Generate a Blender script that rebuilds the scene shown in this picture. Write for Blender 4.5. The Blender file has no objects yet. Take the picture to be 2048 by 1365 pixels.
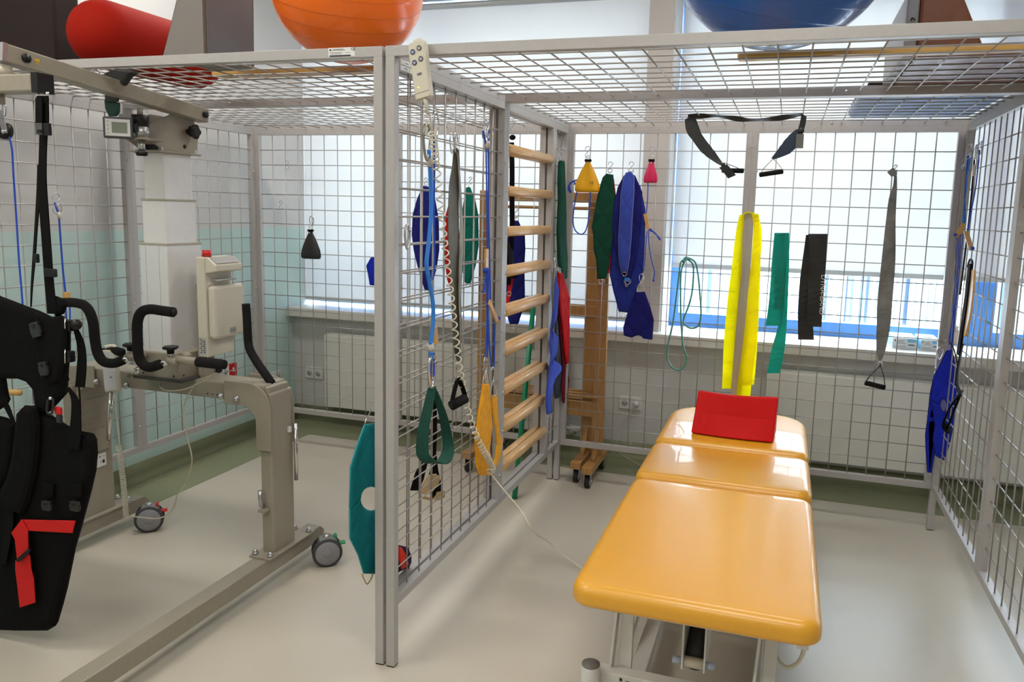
import bpy, bmesh, math, random
from mathutils import Vector, Matrix
random.seed(7)
C = bpy.context.scene.collection
S = bpy.context.scene
R = math.radians

# ------------------------------------------------------------------ camera
FPX, CX, CY, CZ, YAW, PIT, ROL = 1540.05, 1.1801, -2.1344, 1.5216, .3040, -.1379, .0269
PX, PY = 1082.04, 637.17
FW = Vector((-math.sin(YAW)*math.cos(PIT), math.cos(YAW)*math.cos(PIT), math.sin(PIT)))
R0 = Vector((math.cos(YAW), math.sin(YAW), 0)); U0 = R0.cross(FW)
RT = R0*math.cos(ROL)+U0*math.sin(ROL); UP = -R0*math.sin(ROL)+U0*math.cos(ROL)
CAM = Vector((CX, CY, CZ))
cd = bpy.data.cameras.new('camera'); cam = bpy.data.objects.new('camera', cd); C.objects.link(cam)
cd.sensor_width = 36; cd.lens = FPX/2048*36
cd.shift_x = (1024-PX)/2048; cd.shift_y = (PY-682.5)/2048
cd.clip_start = .05; cd.clip_end = 200
m4 = Matrix((RT, UP, -FW)).transposed().to_4x4(); m4.translation = CAM
cam.matrix_world = m4
S.camera = cam
def at(u, v, x=None, y=None, z=None):
    """world point seen at photo pixel (u,v) on the real plane x=, y= or z="""
    d = FW+RT*((u-PX)/FPX)-UP*((v-PY)/FPX)
    if x is not None: t = (x-CX)/d.x
    elif y is not None: t = (y-CY)/d.y
    else: t = (z-CZ)/d.z
    return CAM+d*t

# ------------------------------------------------------------------ world, lights, exposure
w = bpy.data.worlds.new('sky'); S.world = w; w.use_nodes = True
bg = w.node_tree.nodes['Background']; bg.inputs[0].default_value = (.80, .90, 1, 1); bg.inputs[1].default_value = 24
S.view_settings.view_transform = 'Standard'; S.view_settings.look = 'None'
S.view_settings.gamma = 1; S.view_settings.use_curve_mapping = False
S.view_settings.exposure = 0.1
def area(name, loc, sx, sy, power, color, rot=(0, 0, 0)):
    l = bpy.data.lights.new(name, 'AREA'); l.shape = 'RECTANGLE'; l.size = sx; l.size_y = sy
    l.energy = power; l.color = color
    o = bpy.data.objects.new(name, l); C.objects.link(o); o.location = loc; o.rotation_euler = rot
    return o
CEIL = 3.15
WARM = (1, .96, .9)
LAMPS = [(-1.2, -.9), (1.1, -1.1), (-1.2, 1.1), (1.1, 1.1), (-1.2, -2.9), (1.1, -2.9)]
for (lx, ly) in LAMPS:
    area('lamp_light', (lx, ly, CEIL-.06), 1.1, .28, 15, WARM)

# ------------------------------------------------------------------ materials
def lin(c):
    return tuple(((v/255)/12.92 if v/255 <= .04045 else ((v/255+.055)/1.055)**2.4) for v in c)+(1,)
MATS = {}
def mat(name, col, rough=.5, metal=0, var=.0, vs=30, bump=0, bs=200, coat=0, spec=.5, kind=None, trans=0, scale3=(1, 1, 1)):
    if name in MATS: return MATS[name]
    m = bpy.data.materials.new(name); m.use_nodes = True; nt = m.node_tree; N = nt.nodes; L = nt.links
    p = N['Principled BSDF']; c = lin(col)
    p.inputs['Base Color'].default_value = c; p.inputs['Roughness'].default_value = rough
    p.inputs['Metallic'].default_value = metal; p.inputs['Coat Weight'].default_value = coat
    p.inputs['Specular IOR Level'].default_value = spec
    p.inputs['Transmission Weight'].default_value = trans
    tc = N.new('ShaderNodeTexCoord'); mp = N.new('ShaderNodeMapping'); mp.inputs['Scale'].default_value = scale3
    L.new(tc.outputs['Object'], mp.inputs[0])
    if var:
        n = N.new('ShaderNodeTexNoise'); n.inputs['Scale'].default_value = vs; n.inputs['Detail'].default_value = 5
        L.new(mp.outputs[0], n.inputs['Vector'])
        r = N.new('ShaderNodeMapRange'); r.inputs[1].default_value = .3; r.inputs[2].default_value = .7
        r.inputs[3].default_value = 1-var; r.inputs[4].default_value = 1+var
        L.new(n.outputs[0], r.inputs[0])
        x = N.new('ShaderNodeVectorMath'); x.operation = 'SCALE'; x.inputs[0].default_value = c[:3]
        L.new(r.outputs[0], x.inputs['Scale']); L.new(x.outputs[0], p.inputs['Base Color'])
    if bump:
        b = N.new('ShaderNodeBump'); b.inputs['Strength'].default_value = bump; b.inputs['Distance'].default_value = .003
        if kind == 'quilt':
            a1 = None
            for ang in (45, -45):
                mp2 = N.new('ShaderNodeMapping'); mp2.inputs['Rotation'].default_value = (R(ang), R(ang), R(ang)*.0)
                L.new(tc.outputs['Object'], mp2.inputs[0])
                wv = N.new('ShaderNodeTexWave'); wv.wave_type = 'BANDS'; wv.bands_direction = 'Z'
                wv.inputs['Scale'].default_value = bs; wv.inputs['Distortion'].default_value = .3
                L.new(mp2.outputs[0], wv.inputs[0])
                pw = N.new('ShaderNodeMath'); pw.operation = 'POWER'; pw.inputs[1].default_value = .25
                L.new(wv.outputs['Fac'], pw.inputs[0])
                if a1 is None: a1 = pw
                else:
                    mn = N.new('ShaderNodeMath'); mn.operation = 'MINIMUM'
                    L.new(a1.outputs[0], mn.inputs[0]); L.new(pw.outputs[0], mn.inputs[1]); a1 = mn
            L.new(a1.outputs[0], b.inputs['Height']); b.inputs['Distance'].default_value = .012
        else:
            n2 = N.new('ShaderNodeTexNoise'); n2.inputs['Scale'].default_value = bs; n2.inputs['Detail'].default_value = 4
            L.new(mp.outputs[0], n2.inputs['Vector']); L.new(n2.outputs[0], b.inputs['Height'])
        L.new(b.outputs[0], p.inputs['Normal'])
    MATS[name] = m; return m
def thin(name, col, tr=.5, rough=.6, var=0):
    """translucent sheet (roller blind, stretch band)"""
    m = mat(name, col, rough, var=var, vs=8); nt = m.node_tree; N = nt.nodes; L = nt.links
    p = N['Principled BSDF']; t = N.new('ShaderNodeBsdfTranslucent'); t.inputs[0].default_value = lin(col)
    mx = N.new('ShaderNodeMixShader'); mx.inputs[0].default_value = tr
    L.new(p.outputs[0], mx.inputs[1]); L.new(t.outputs[0], mx.inputs[2]); L.new(mx.outputs[0], N['Material Output'].inputs[0])
    return m
def wood(name, col, axis=(1, 14, 14), rough=.38):
    return mat(name, col, rough, var=.16, vs=9, bump=.15, bs=60, scale3=axis, coat=.25)
FRAME = mat('grey_powder_coat', (178, 175, 173), .4, .15, var=.03, vs=60)
WIRE = mat('galvanised_wire', (168, 165, 162), .32, .3)
BLK = mat('black_plastic', (16, 16, 17), .42, spec=.35)
RUB = mat('black_rubber', (33, 33, 34), .75, bump=.2, bs=400)
FOAM = mat('black_foam', (26, 26, 27), .85, spec=.2, bump=.3, bs=500)
STRAP = mat('black_webbing', (13, 13, 14), .85, spec=.12, bump=.4, bs=600)
VEST = mat('black_vest_fabric', (15, 15, 16), .9, spec=.12, var=.15, vs=40, bump=.5, bs=45)
CHROME = mat('chrome', (215, 215, 215), .15, 1)
STEEL = mat('zinc_steel', (185, 187, 190), .3, .9)
BEIGE = mat('beige_grey_paint', (152, 145, 130), .38, var=.03, vs=50)
ALU = mat('brushed_aluminium', (226, 226, 226), .35, .15, var=.02, vs=40)
IVORY = mat('ivory_plastic', (208, 203, 186), .42)
WHITE = mat('white_plastic', (222, 222, 220), .4)
PAINTW = mat('white_enamel', (214, 214, 208), .35)
LCD = mat('lcd_grey', (126, 134, 118), .25)
DGREY = mat('dark_grey_plastic', (72, 73, 75), .45)
MGREY = mat('mid_grey_plastic', (140, 141, 146), .45)
WOOD = wood('beech_wood', (205, 164, 112), (14, 1, 14))
WOODX = wood('pine_plank', (203, 160, 88), (1, 14, 14))
WOODV = wood('frame_wood', (176, 130, 74), (14, 14, 1))
WOODT = wood('toggle_wood', (205, 160, 92), (10, 10, 2))
VINYL = mat('ochre_vinyl', (228, 164, 28), .38, bump=.05, bs=700, coat=.2, spec=.8)
REDV = mat('red_vinyl', (205, 4, 4), .5, bump=.12, bs=20, spec=.2)
def cloth(n, c, q=3.6): return mat(n, c, .85, var=.08, vs=50, bump=.4, bs=q, kind='quilt', spec=.15)
NAVY = cloth('navy_quilt', (32, 34, 112)); BLUEQ = cloth('blue_quilt', (62, 80, 175)); BLUE2 = cloth('mid_blue_quilt', (38, 52, 140))
ROYAL = cloth('royal_blue_quilt', (28, 44, 178)); TEAL = cloth('teal_quilt', (12, 116, 122)); GREENQ = cloth('dark_green_quilt', (22, 72, 56))
REDQ = cloth('red_quilt', (178, 18, 24)); MAROON = cloth('maroon_quilt', (98, 14, 30)); TEALG = cloth('teal_green_quilt', (14, 104, 92))
GOLD = mat('gold_cloth', (236, 162, 12), .8, var=.12, vs=40, bump=.8, bs=40)
DKGRN = mat('bottle_green_cloth', (18, 74, 62), .85, var=.15, vs=30, bump=.5, bs=60)
YLEA = mat('yellow_leather', (235, 172, 14), .42, bump=.25, bs=25)
PLEA = mat('magenta_leather', (206, 26, 84), .42, bump=.25, bs=25)
BLEA = mat('black_leather', (40, 42, 42), .5, bump=.25, bs=25)
ROPEB = mat('blue_rope', (22, 74, 196), .6, bump=.6, bs=400); ROPEL = mat('light_blue_rope', (50, 132, 226), .6, bump=.6, bs=400)
ROPEG = mat('grey_rope', (160, 155, 142), .7, bump=.6, bs=400); ROPEK = mat('black_rope', (18, 18, 24), .7)
SLEEVE = mat('cord_sleeve', (205, 202, 192), .5)
CORD = mat('ivory_cord', (214, 210, 192), .45)
GREYB = mat('grey_band', (128, 130, 128), .55, var=.35, vs=12, bump=.2, bs=30)
BLKB = mat('black_band', (46, 48, 47), .5, spec=.3, var=.1, vs=12)
YELB = thin('yellow_band', (255, 247, 24), .7, .4); TELB = thin('teal_band', (20, 178, 160), .5, .4)
GRNTUBE = mat('green_latex_tube', (76, 148, 134), .35); GRNPOLE = mat('green_plastic_pole', (10, 140, 98), .35)
FELT = mat('beige_felt', (208, 178, 128), .85)
SOFTRED = mat('red_foam_roll', (150, 26, 12), .75, spec=.1, bump=.1, bs=300)
ORANGE = mat('orange_ball_rubber', (250, 112, 4), .25, coat=.15, var=.03, vs=4)
BLUEBALL = mat('blue_ball_rubber', (30, 96, 182), .25, coat=.2, var=.03, vs=4)
def stripe_bump(m, sc=6.5):
    nt = m.node_tree; N = nt.nodes; L = nt.links
    tc = N.new('ShaderNodeTexCoord'); wv = N.new('ShaderNodeTexWave'); wv.bands_direction = 'Z'; wv.wave_profile = 'SAW'
    wv.inputs['Scale'].default_value = sc; L.new(tc.outputs['Object'], wv.inputs[0])
    pw = N.new('ShaderNodeMath'); pw.operation = 'POWER'; pw.inputs[1].default_value = 14; L.new(wv.outputs['Fac'], pw.inputs[0])
    b = N.new('ShaderNodeBump'); b.inputs['Strength'].default_value = .5; b.inputs['Distance'].default_value = .004
    L.new(pw.outputs[0], b.inputs['Height']); L.new(b.outputs[0], N['Principled BSDF'].inputs['Normal'])
stripe_bump(ORANGE); stripe_bump(BLUEBALL)
REDM = mat('red_plastic', (200, 14, 16), .4); GRNM = mat('green_plastic', (38, 138, 92), .4)
ORED = mat('orange_red_cloth', (222, 48, 18), .8); NAVYC = mat('navy_cloth', (24, 24, 66), .85)
REDWEB = mat('red_webbing', (206, 8, 6), .75, bump=.3, bs=500)
BROWN = mat('brown_leather', (116, 68, 46), .38, bump=.5, bs=30, coat=.1)
DKBR = mat('dark_brown_vinyl', (44, 36, 34), .7, spec=.2, bump=.15, bs=200)
GREYV = mat('warm_grey_vinyl', (122, 117, 112), .55, bump=.12, bs=300); GREYD = mat('slate_grey_vinyl', (116, 122, 130), .5, bump=.12, bs=300)
PALEB = mat('sky_tinted_mat', (150, 170, 208), .7, var=.1, vs=10, bump=.7, bs=14)  # bluish sky light on the mat, painted as its colour
INK = mat('print_ink', (26, 28, 40), .6); INKB = mat('blue_print', (36, 54, 112), .5); INKG = mat('grey_print', (84, 86, 92), .5); INKW = mat('white_print', (220, 220, 220), .6)
LABEL = mat('label_paper', (228, 228, 224), .5)
BLUEF = mat('blue_window_frame', (84, 142, 214), .4); PALEF = mat('pale_blue_frame', (66, 88, 120), .5)

# ------------------------------------------------------------------ mesh builder
class MB:
    def __init__(s): s.v = []; s.f = []; s.sm = []
    def add(s, vs, fs, smooth=False):
        o = len(s.v); s.v += [Vector(v) for v in vs]; s.f += [[i+o for i in f] for f in fs]; s.sm += [smooth]*len(fs); return s
    def box(s, a, b, bev=0):
        x0, y0, z0 = [min(a[i], b[i]) for i in range(3)]; x1, y1, z1 = [max(a[i], b[i]) for i in range(3)]
        if bev:
            e = min(bev, .45*min(x1-x0, y1-y0, z1-z0)); vs = []; 
            bm = bmesh.new(); bmesh.ops.create_cube(bm, size=1)
            for v in bm.verts:
                v.co = Vector(((x0+x1)/2+v.co.x*(x1-x0), (y0+y1)/2+v.co.y*(y1-y0), (z0+z1)/2+v.co.z*(z1-z0)))
            bmesh.ops.bevel(bm, geom=bm.edges[:], offset=e, segments=2, affect='EDGES', profile=.7)
            bm.verts.index_update()
            s.add([v.co.copy() for v in bm.verts], [[v.index for v in f.verts] for f in bm.faces]); bm.free(); return s
        return s.add([(x0, y0, z0), (x1, y0, z0), (x1, y1, z0), (x0, y1, z0), (x0, y0, z1), (x1, y0, z1), (x1, y1, z1), (x0, y1, z1)],
              [(0, 3, 2, 1), (4, 5, 6, 7), (0, 1, 5, 4), (1, 2, 6, 5), (2, 3, 7, 6), (3, 0, 4, 7)])
    def obox(s, c, ax, ay, az, hx, hy, hz):
        c = Vector(c); ax = Vector(ax).normalized(); ay = Vector(ay).normalized(); az = Vector(az).normalized(); vs = []
        for k in (-1, 1):
            for (i, j) in ((-1, -1), (1, -1), (1, 1), (-1, 1)): vs.append(c+ax*hx*i+ay*hy*j+az*hz*k)
        return s.add(vs, [(0, 3, 2, 1), (4, 5, 6, 7), (0, 1, 5, 4), (1, 2, 6, 5), (2, 3, 7, 6), (3, 0, 4, 7)])
    def bar(s, p0, p1, wx, wz, up=(0, 0, 1)):
        """rectangular bar between two points: wx across, wz along 'up'"""
        p0 = Vector(p0); p1 = Vector(p1); d = (p1-p0).normalized(); u = Vector(up); a = d.cross(u).normalized(); u = a.cross(d).normalized()
        return s.obox((p0+p1)/2, a, u, d, wx/2, wz/2, (p1-p0).length/2)
    def tube(s, pts, r, n=8, closed=False, cap=True):
        pts = [Vector(p) for p in pts]; m = len(pts); vs = []; fs = []
        rr = r if isinstance(r, (list, tuple)) else [r]*m
        nrm = None
        for i in range(m):
            if closed: t = (pts[(i+1) % m]-pts[i-1])
            else: t = pts[min(i+1, m-1)]-pts[max(i-1, 0)]
            t = t.normalized() if t.length > 1e-9 else Vector((0, 0, 1))
            if nrm is None:
                nrm = t.orthogonal().normalized()
            else:
                nrm = (nrm-t*nrm.dot(t)); nrm = nrm.normalized() if nrm.length > 1e-6 else t.orthogonal().normalized()
            b = t.cross(nrm)
            for k in range(n):
                a = 2*math.pi*k/n; vs.append(pts[i]+(nrm*math.cos(a)+b*math.sin(a))*rr[i])
        for i in range(m if closed else m-1):
            j = (i+1) % m
            for k in range(n): k2 = (k+1) % n; fs.append((i*n+k, i*n+k2, j*n+k2, j*n+k))
        if cap and not closed: fs.append(tuple(range(n))[::-1]); fs.append(tuple((m-1)*n+k for k in range(n)))
        return s.add(vs, fs, True)
    def cyl(s, p0, p1, r, r1=None, n=20): return s.tube([p0, p1], [r, r if r1 is None else r1], n)
    def ball(s, c, r, seg=24, rings=14, sc=(1, 1, 1)):
        vs = []; fs = []; c = Vector(c)
        for i in range(rings+1):
            th = math.pi*i/rings
            for k in range(seg):
                a = 2*math.pi*k/seg
                vs.append(c+Vector((math.sin(th)*math.cos(a)*sc[0], math.sin(th)*math.sin(a)*sc[1], math.cos(th)*sc[2]))*r)
        for i in range(rings):
            for k in range(seg):
                k2 = (k+1) % seg; fs.append((i*seg+k, (i+1)*seg+k, (i+1)*seg+k2, i*seg+k2))
        return s.add(vs, fs, True)
    def loops(s, L, smooth=True, cap=(True, True), closed=False):
        n = len(L[0]); vs = [p for l in L for p in l]; fs = []
        for i in range(len(L)-1):
            for k in range(n): k2 = (k+1) % n; fs.append((i*n+k, i*n+k2, (i+1)*n+k2, (i+1)*n+k))
        s.add(vs, fs, smooth); o = len(s.v)-len(vs)
        if cap[0]: s.f.append([o+k for k in range(n)][::-1]); s.sm.append(False)
        if cap[1]: s.f.append([o+(len(L)-1)*n+k for k in range(n)]); s.sm.append(False)
        return s
    def prism(s, poly, d, smooth=False):
        """polygon of 3D points extruded by vector d"""
        p = [Vector(q) for q in poly]; d = Vector(d); return s.loops([p, [q+d for q in p]], smooth)
    def ribbon(s, pts, wv, t=.0015):
        """strip: centre points, half-width vectors (one or per point), thickness"""
        pts = [Vector(p) for p in pts]; m = len(pts); vs = []
        W = [Vector(x) for x in wv] if isinstance(wv, list) else [Vector(wv)]*m; L = []
        for i in range(m):
            tg = (pts[min(i+1, m-1)]-pts[max(i-1, 0)]); n = tg.cross(W[i]); n = n.normalized() if n.length > 1e-9 else Vector((0, 1, 0))
            L.append([pts[i]-W[i]-n*t, pts[i]+W[i]-n*t, pts[i]+W[i]+n*t, pts[i]-W[i]+n*t])
        return s.loops(L, False)
    def build(s, name, m, parent=None, bevel=0, sub=0, tri=False):
        org = Vector((0, 0, 0)); me = bpy.data.meshes.new(name)
        if parent is not None:
            q = parent
            while q.parent: q = q.parent
            org = Vector(q.location); vv = [v-org for v in s.v]
            loc = Vector((0, 0, 0))
        else:
            lo = [min(v[i] for v in s.v) for i in range(3)]; hi = [max(v[i] for v in s.v) for i in range(3)]
            loc = Vector(((lo[0]+hi[0])/2, (lo[1]+hi[1])/2, lo[2])); vv = [v-loc for v in s.v]
        me.from_pydata([tuple(v) for v in vv], [], s.f); me.update()
        for p, k in zip(me.polygons, s.sm): p.use_smooth = k
        bm = bmesh.new(); bm.from_mesh(me)
        big = [f for f in bm.faces if len(f.verts) > 6]
        if big: bmesh.ops.triangulate(bm, faces=big)
        bmesh.ops.recalc_face_normals(bm, faces=bm.faces[:]); bm.to_mesh(me); bm.free()
        me.materials.append(m)
        o = bpy.data.objects.new(name, me); C.objects.link(o); o.location = loc
        if parent is not None: o.parent = parent; LOC[o] = org
        if bevel:
            b = o.modifiers.new('bevel', 'BEVEL'); b.width = bevel; b.segments = 2; b.limit_method = 'ANGLE'; b.angle_limit = R(40)
        if sub:
            b = o.modifiers.new('sub', 'SUBSURF'); b.levels = sub; b.render_levels = sub
        return o
LOC = {}
def thing(name, label, cat, loc, group=None):
    o = bpy.data.objects.new(name, None); C.objects.link(o); o.location = loc; o.empty_display_size = .05
    o['label'] = label; o['category'] = cat
    if group: o['group'] = group
    return o
def tag(o, label, cat, group=None, kind=None):
    o['label'] = label; o['category'] = cat
    if group: o['group'] = group
    if kind: o['kind'] = kind
    return o
def struct(name, mb, m, **k):
    o = mb.build(name, m, **k); o['kind'] = 'structure'; return o
def smooth_path(pts, n=6, closed=False):
    P = [Vector(p) for p in pts]; m = len(P); out = []
    rng = range(m) if closed else range(m-1)
    for i in rng:
        if closed: a, b, c, d = P[i-1], P[i], P[(i+1) % m], P[(i+2) % m]
        else: a, b, c, d = P[max(i-1, 0)], P[i], P[i+1], P[min(i+2, m-1)]
        for k in range(n):
            t = k/n; out.append(.5*((2*b)+(c-a)*t+(2*a-5*b+4*c-d)*t*t+(3*b-a-3*c+d)*t**3))
    if not closed: out.append(P[-1])
    return out
def helix(path, rad, r, turns, n=10, ns=6):
    """coiled cord wound round a path"""
    path = smooth_path(path, 8); seg = [0]
    for a, b in zip(path, path[1:]): seg.append(seg[-1]+(b-a).length)
    T = seg[-1]; N = int(turns*n); pts = []; nrm = None; j = 0
    for i in range(N+1):
        d = T*i/N
        while j < len(seg)-2 and seg[j+1] < d: j += 1
        f = (d-seg[j])/max(1e-9, seg[j+1]-seg[j]); p = path[j].lerp(path[j+1], f); t = (path[j+1]-path[j]).normalized()
        if nrm is None: nrm = t.orthogonal().normalized()
        nrm = (nrm-t*nrm.dot(t)).normalized(); b = t.cross(nrm); a = 2*math.pi*i/n
        rr = rad(i/N) if callable(rad) else rad
        pts.append(p+(nrm*math.cos(a)+b*math.sin(a))*rr)
    return MB().tube(pts, r, ns)
def text_part(txt, size, origin, xd, yd, m, parent, name='lettering', depth=.0004):
    cu = bpy.data.curves.new('lettering', 'FONT'); cu.body = txt; cu.size = size; cu.extrude = depth
    cu.align_x = 'CENTER'; cu.align_y = 'CENTER'; cu.resolution_u = 3
    tmp = bpy.data.objects.new('tmp', cu); C.objects.link(tmp)
    bpy.context.view_layer.update()
    me = bpy.data.meshes.new_from_object(tmp.evaluated_get(bpy.context.evaluated_depsgraph_get()))
    bpy.data.objects.remove(tmp)
    xd = Vector(xd).normalized(); yd = Vector(yd).normalized(); zd = xd.cross(yd)
    q = parent
    while q.parent: q = q.parent
    org = Vector(origin)-Vector(q.location)
    for v in me.vertices: c = v.co.copy(); v.co = org+xd*c.x+yd*c.y+zd*c.z
    me.materials.clear(); me.materials.append(m)
    o = bpy.data.objects.new(name, me); C.objects.link(o); o.parent = parent; return o
def rrect(x0, x1, y0, y1, r, n=6, r2=None):
    """rounded rectangle outline (2D); r2 = radius at the y1 end"""
    out = []; r2 = r if r2 is None else r2
    for (cx, cy, a0, q) in ((x1-r, y0+r, -90, r), (x1-r2, y1-r2, 0, r2), (x0+r2, y1-r2, 90, r2), (x0+r, y0+r, 180, r)):
        for k in range(n+1): a = R(a0+90*k/n); out.append((cx+q*math.cos(a), cy+q*math.sin(a)))
    return out
def slab(x0, x1, y0, y1, z0, z1, rc, re, r2=None, crown=.004, tilt=0):
    """upholstered slab with rounded plan corners and rounded top and bottom edges"""
    L = []
    prof = []
    for k in range(6): a = math.pi/2*k/5; prof.append((re*.5*(1-math.sin(a)), z0+re*.5*(1-math.cos(a))))
    for k in range(8): a = math.pi/2*k/7; prof.append((re*(1-math.cos(a)), z1-re*(1-math.sin(a))))
    for k in (.03, .08, .16): prof.append((re+k, z1+crown*(k/.16)))
    for (ins, z) in prof:
        ol = rrect(x0+ins, x1-ins, y0+ins, y1-ins, max(rc-ins, .012), 6, None if r2 is None else max(r2-ins, .012))
        L.append([Vector((x, y, z+tilt*(y-y0))) for x, y in ol])
    return MB().loops(L)

# ================================================================== THE ROOM
XL, YB, YW = -2.12, 2.52, 2.85       # left wall, back wall face, window plane
XR, YF = 4.2, -4.6
fm = mat('vinyl_floor', (198, 190, 175), .33, var=.035, vs=260, bump=.05, bs=300, spec=.85)
nt = fm.node_tree
struct('floor', MB().box((XL-.05, YF, -.1), (XR+.05, YB+.05, 0)), fm)
gm = mat('olive_vinyl', (136, 140, 110), .36, var=.05, vs=200, spec=.45)
struct('trim_1', MB().box((XL, YF, 0), (-1.78, YB, .002)).box((-1.78, 2.18, 0), (XR, YB, .002)), gm)
def coving(pts):
    return pts
cv = MB(); prof = [(0, .1)]+[(.045*(1-math.cos(R(a))), .045-.045*math.sin(R(a))) for a in (0, 20, 40, 60, 75, 90)]
prof = [(.004, .1)]+[(.004+.04*(1-math.cos(R(a))), .042-.04*math.sin(R(a))) for a in (0, 20, 40, 60, 75, 90)]+[(0, .002), (0, .1)]
cv.loops([[Vector((XL+a, y, z)) for a, z in prof] for y in (YF, YB)], True)
struct('baseboard_left', cv, gm)
cv = MB(); cv.loops([[Vector((x, YB-a, z)) for a, z in prof] for x in (XL, XR)], True)
struct('baseboard_back', cv, gm)
# left wall: mint lower zone, off-white above (painted wall, the split belongs to the paint)
lm = bpy.data.materials.new('two_tone_wall_paint'); lm.use_nodes = True; N = lm.node_tree.nodes; L = lm.node_tree.links; p = N['Principled BSDF']
ge = N.new('ShaderNodeNewGeometry'); sp = N.new('ShaderNodeSeparateXYZ'); L.new(ge.outputs['Position'], sp.inputs[0])
gt = N.new('ShaderNodeMath'); gt.operation = 'GREATER_THAN'; gt.inputs[1].default_value = 1.367; L.new(sp.outputs[2], gt.inputs[0])
mx = N.new('ShaderNodeMix'); mx.data_type = 'RGBA'; L.new(gt.outputs[0], mx.inputs['Factor'])
mx.inputs[6].default_value = lin((192, 217, 213)); mx.inputs[7].default_value = lin((208, 207, 206)); L.new(mx.outputs[2], p.inputs['Base Color'])
nz = N.new('ShaderNodeTexNoise'); nz.inputs['Scale'].default_value = 180; bp = N.new('ShaderNodeBump'); bp.inputs['Strength'].default_value = .06
L.new(nz.outputs[0], bp.inputs['Height']); L.new(bp.outputs[0], p.inputs['Normal']); p.inputs['Roughness'].default_value = .55
struct('wall_left', MB().box((XL-.2, YF, 0), (XL, 2.64, CEIL)), lm)
WALLM = mat('grey_wall_paint', (205, 205, 202), .6, bump=.06, bs=180)
PIERM = mat('pier_paint', (196, 191, 186), .6, bump=.06, bs=180)
px0 = at(1299, 30, y=YB).x; px1 = at(1348, 30, y=YB).x
ZT = 2.86
struct('wall_back', MB().box((XL-.2, YB, 0), (XR, 3.0, .755)), WALLM)
struct('wall_lintel', MB().box((XL-.2, YB, ZT), (XR, 3.0, CEIL)), WALLM)
struct('wall_reveal', MB().box((XL-.4, 2.64, .755), (XL, 3.0, ZT)), WALLM)
struct('trim_4', MB().box((px1, YB+.02, .812), (px1+.012, YW, ZT)), WHITE)
struct('wall_pier', MB().box((px0, YB, .755), (px1, 3.0, ZT)), PIERM)
struct('wall_right', MB().box((XR, YF, 0), (XR+.2, 3.0, CEIL)), WALLM)
struct('wall_front', MB().box((XL-.2, YF-.2, 0), (XR+.2, YF, CEIL)), WALLM)
struct('ceiling', MB().box((XL-.2, YF-.2, CEIL), (XR+.2, 3.0, CEIL+.2)), mat('ceiling_white', (235, 235, 232), .8))
# sill
SILLM = mat('sill_laminate', (214, 211, 203), .3, var=.02, vs=80)
sl = MB().box((XL, 2.42, .752), (XR, YW+.02, .812), .004)
struct('trim_2', sl, SILLM)
sj = MB()
for u in (1374, 1470, 1745, 1830):
    x = at(u, 690, y=2.42).x; sj.box((x, 2.4185, .752), (x+.0015, 2.42, .812))
struct('trim_3', sj, mat('joint_grey', (150, 148, 142), .6))
# windows
GLASS = bpy.data.materials.new('window_glass'); GLASS.use_nodes = True; N = GLASS.node_tree.nodes; L = GLASS.node_tree.links
N.remove(N['Principled BSDF']); gl = N.new('ShaderNodeBsdfGlossy'); gl.inputs['Roughness'].default_value = .02; tr = N.new('ShaderNodeBsdfTransparent')
tr.inputs[0].default_value = (.93, .96, .97, 1); ms = N.new('ShaderNodeMixShader'); ms.inputs[0].default_value = .06
L.new(tr.outputs[0], ms.inputs[1]); L.new(gl.outputs[0], ms.inputs[2]); L.new(ms.outputs[0], N['Material Output'].inputs[0])
def window(n, x0, x1, mull):
    f = MB(); z0, z1 = .812, ZT; y0, y1 = YW, YW+.07
    b0 = .085
    f.box((x0, y0, z0), (x1, y1, z0+b0)).box((x0, y0, z1-.08), (x1, y1, z1)).box((x0, y0, z0+b0), (x0+.07, y1, z1-.08)).box((x1-.07, y0, z0+b0), (x1, y1, z1-.08))
    for (a, b) in mull: f.box((a, y0-.004, z0+b0), (b, y1, z1-.08))
    o = struct('window_%d' % n, f, BLUEF)
    g = MB(); xs = [x0+.07]+[q for ab in mull for q in ab]+[x1-.07]
    for i in range(0, len(xs), 2): g.box((xs[i], y0+.03, z0+b0), (xs[i+1], y0+.036, z1-.08))
    g.build('pane', GLASS, o)
    return o
m0 = at(1938, 620, y=YW).x; m1 = at(1990, 620, y=YW).x
window(1, XL, px0, [(-1.2, -1.06)])
window(2, px1, XR, [(m0, m1), (3.1, 3.25)])
# roller blinds
BLINDM = thin('roller_blind_fabric', (238, 238, 236), .25, .7)
BB = mat('blind_bar', (196, 202, 206), .4, .2)
def blind(x0, x1, y, zb, label, gap=.0):
    zt = 2.83
    t = thing('roller_blind', label, 'blind', ((x0+x1)/2, y, zb), 'roller blinds in the windows')
    MB().box((x0, y, zb+.02), (x1, y+.0012, zt)).build('fabric', BLINDM, t)
    MB().box((x0, y-.008, zb), (x1, y+.008, zb+.028), .004).build('bottom_rail', BB, t)
    MB().cyl((x0, y, zt+.0), (x1, y, zt+.0), .02).build('roller_tube', BB, t)
    return t
blind(XL+.001, px0-.012, 2.66, .842, 'white roller blind drawn nearly down to the sill of the window on the left', )
blind(px1+.022, XR-.02, YW-.035, 1.19, 'wide white roller blind pulled down to a hand above the sill, boxes beneath it')
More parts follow.
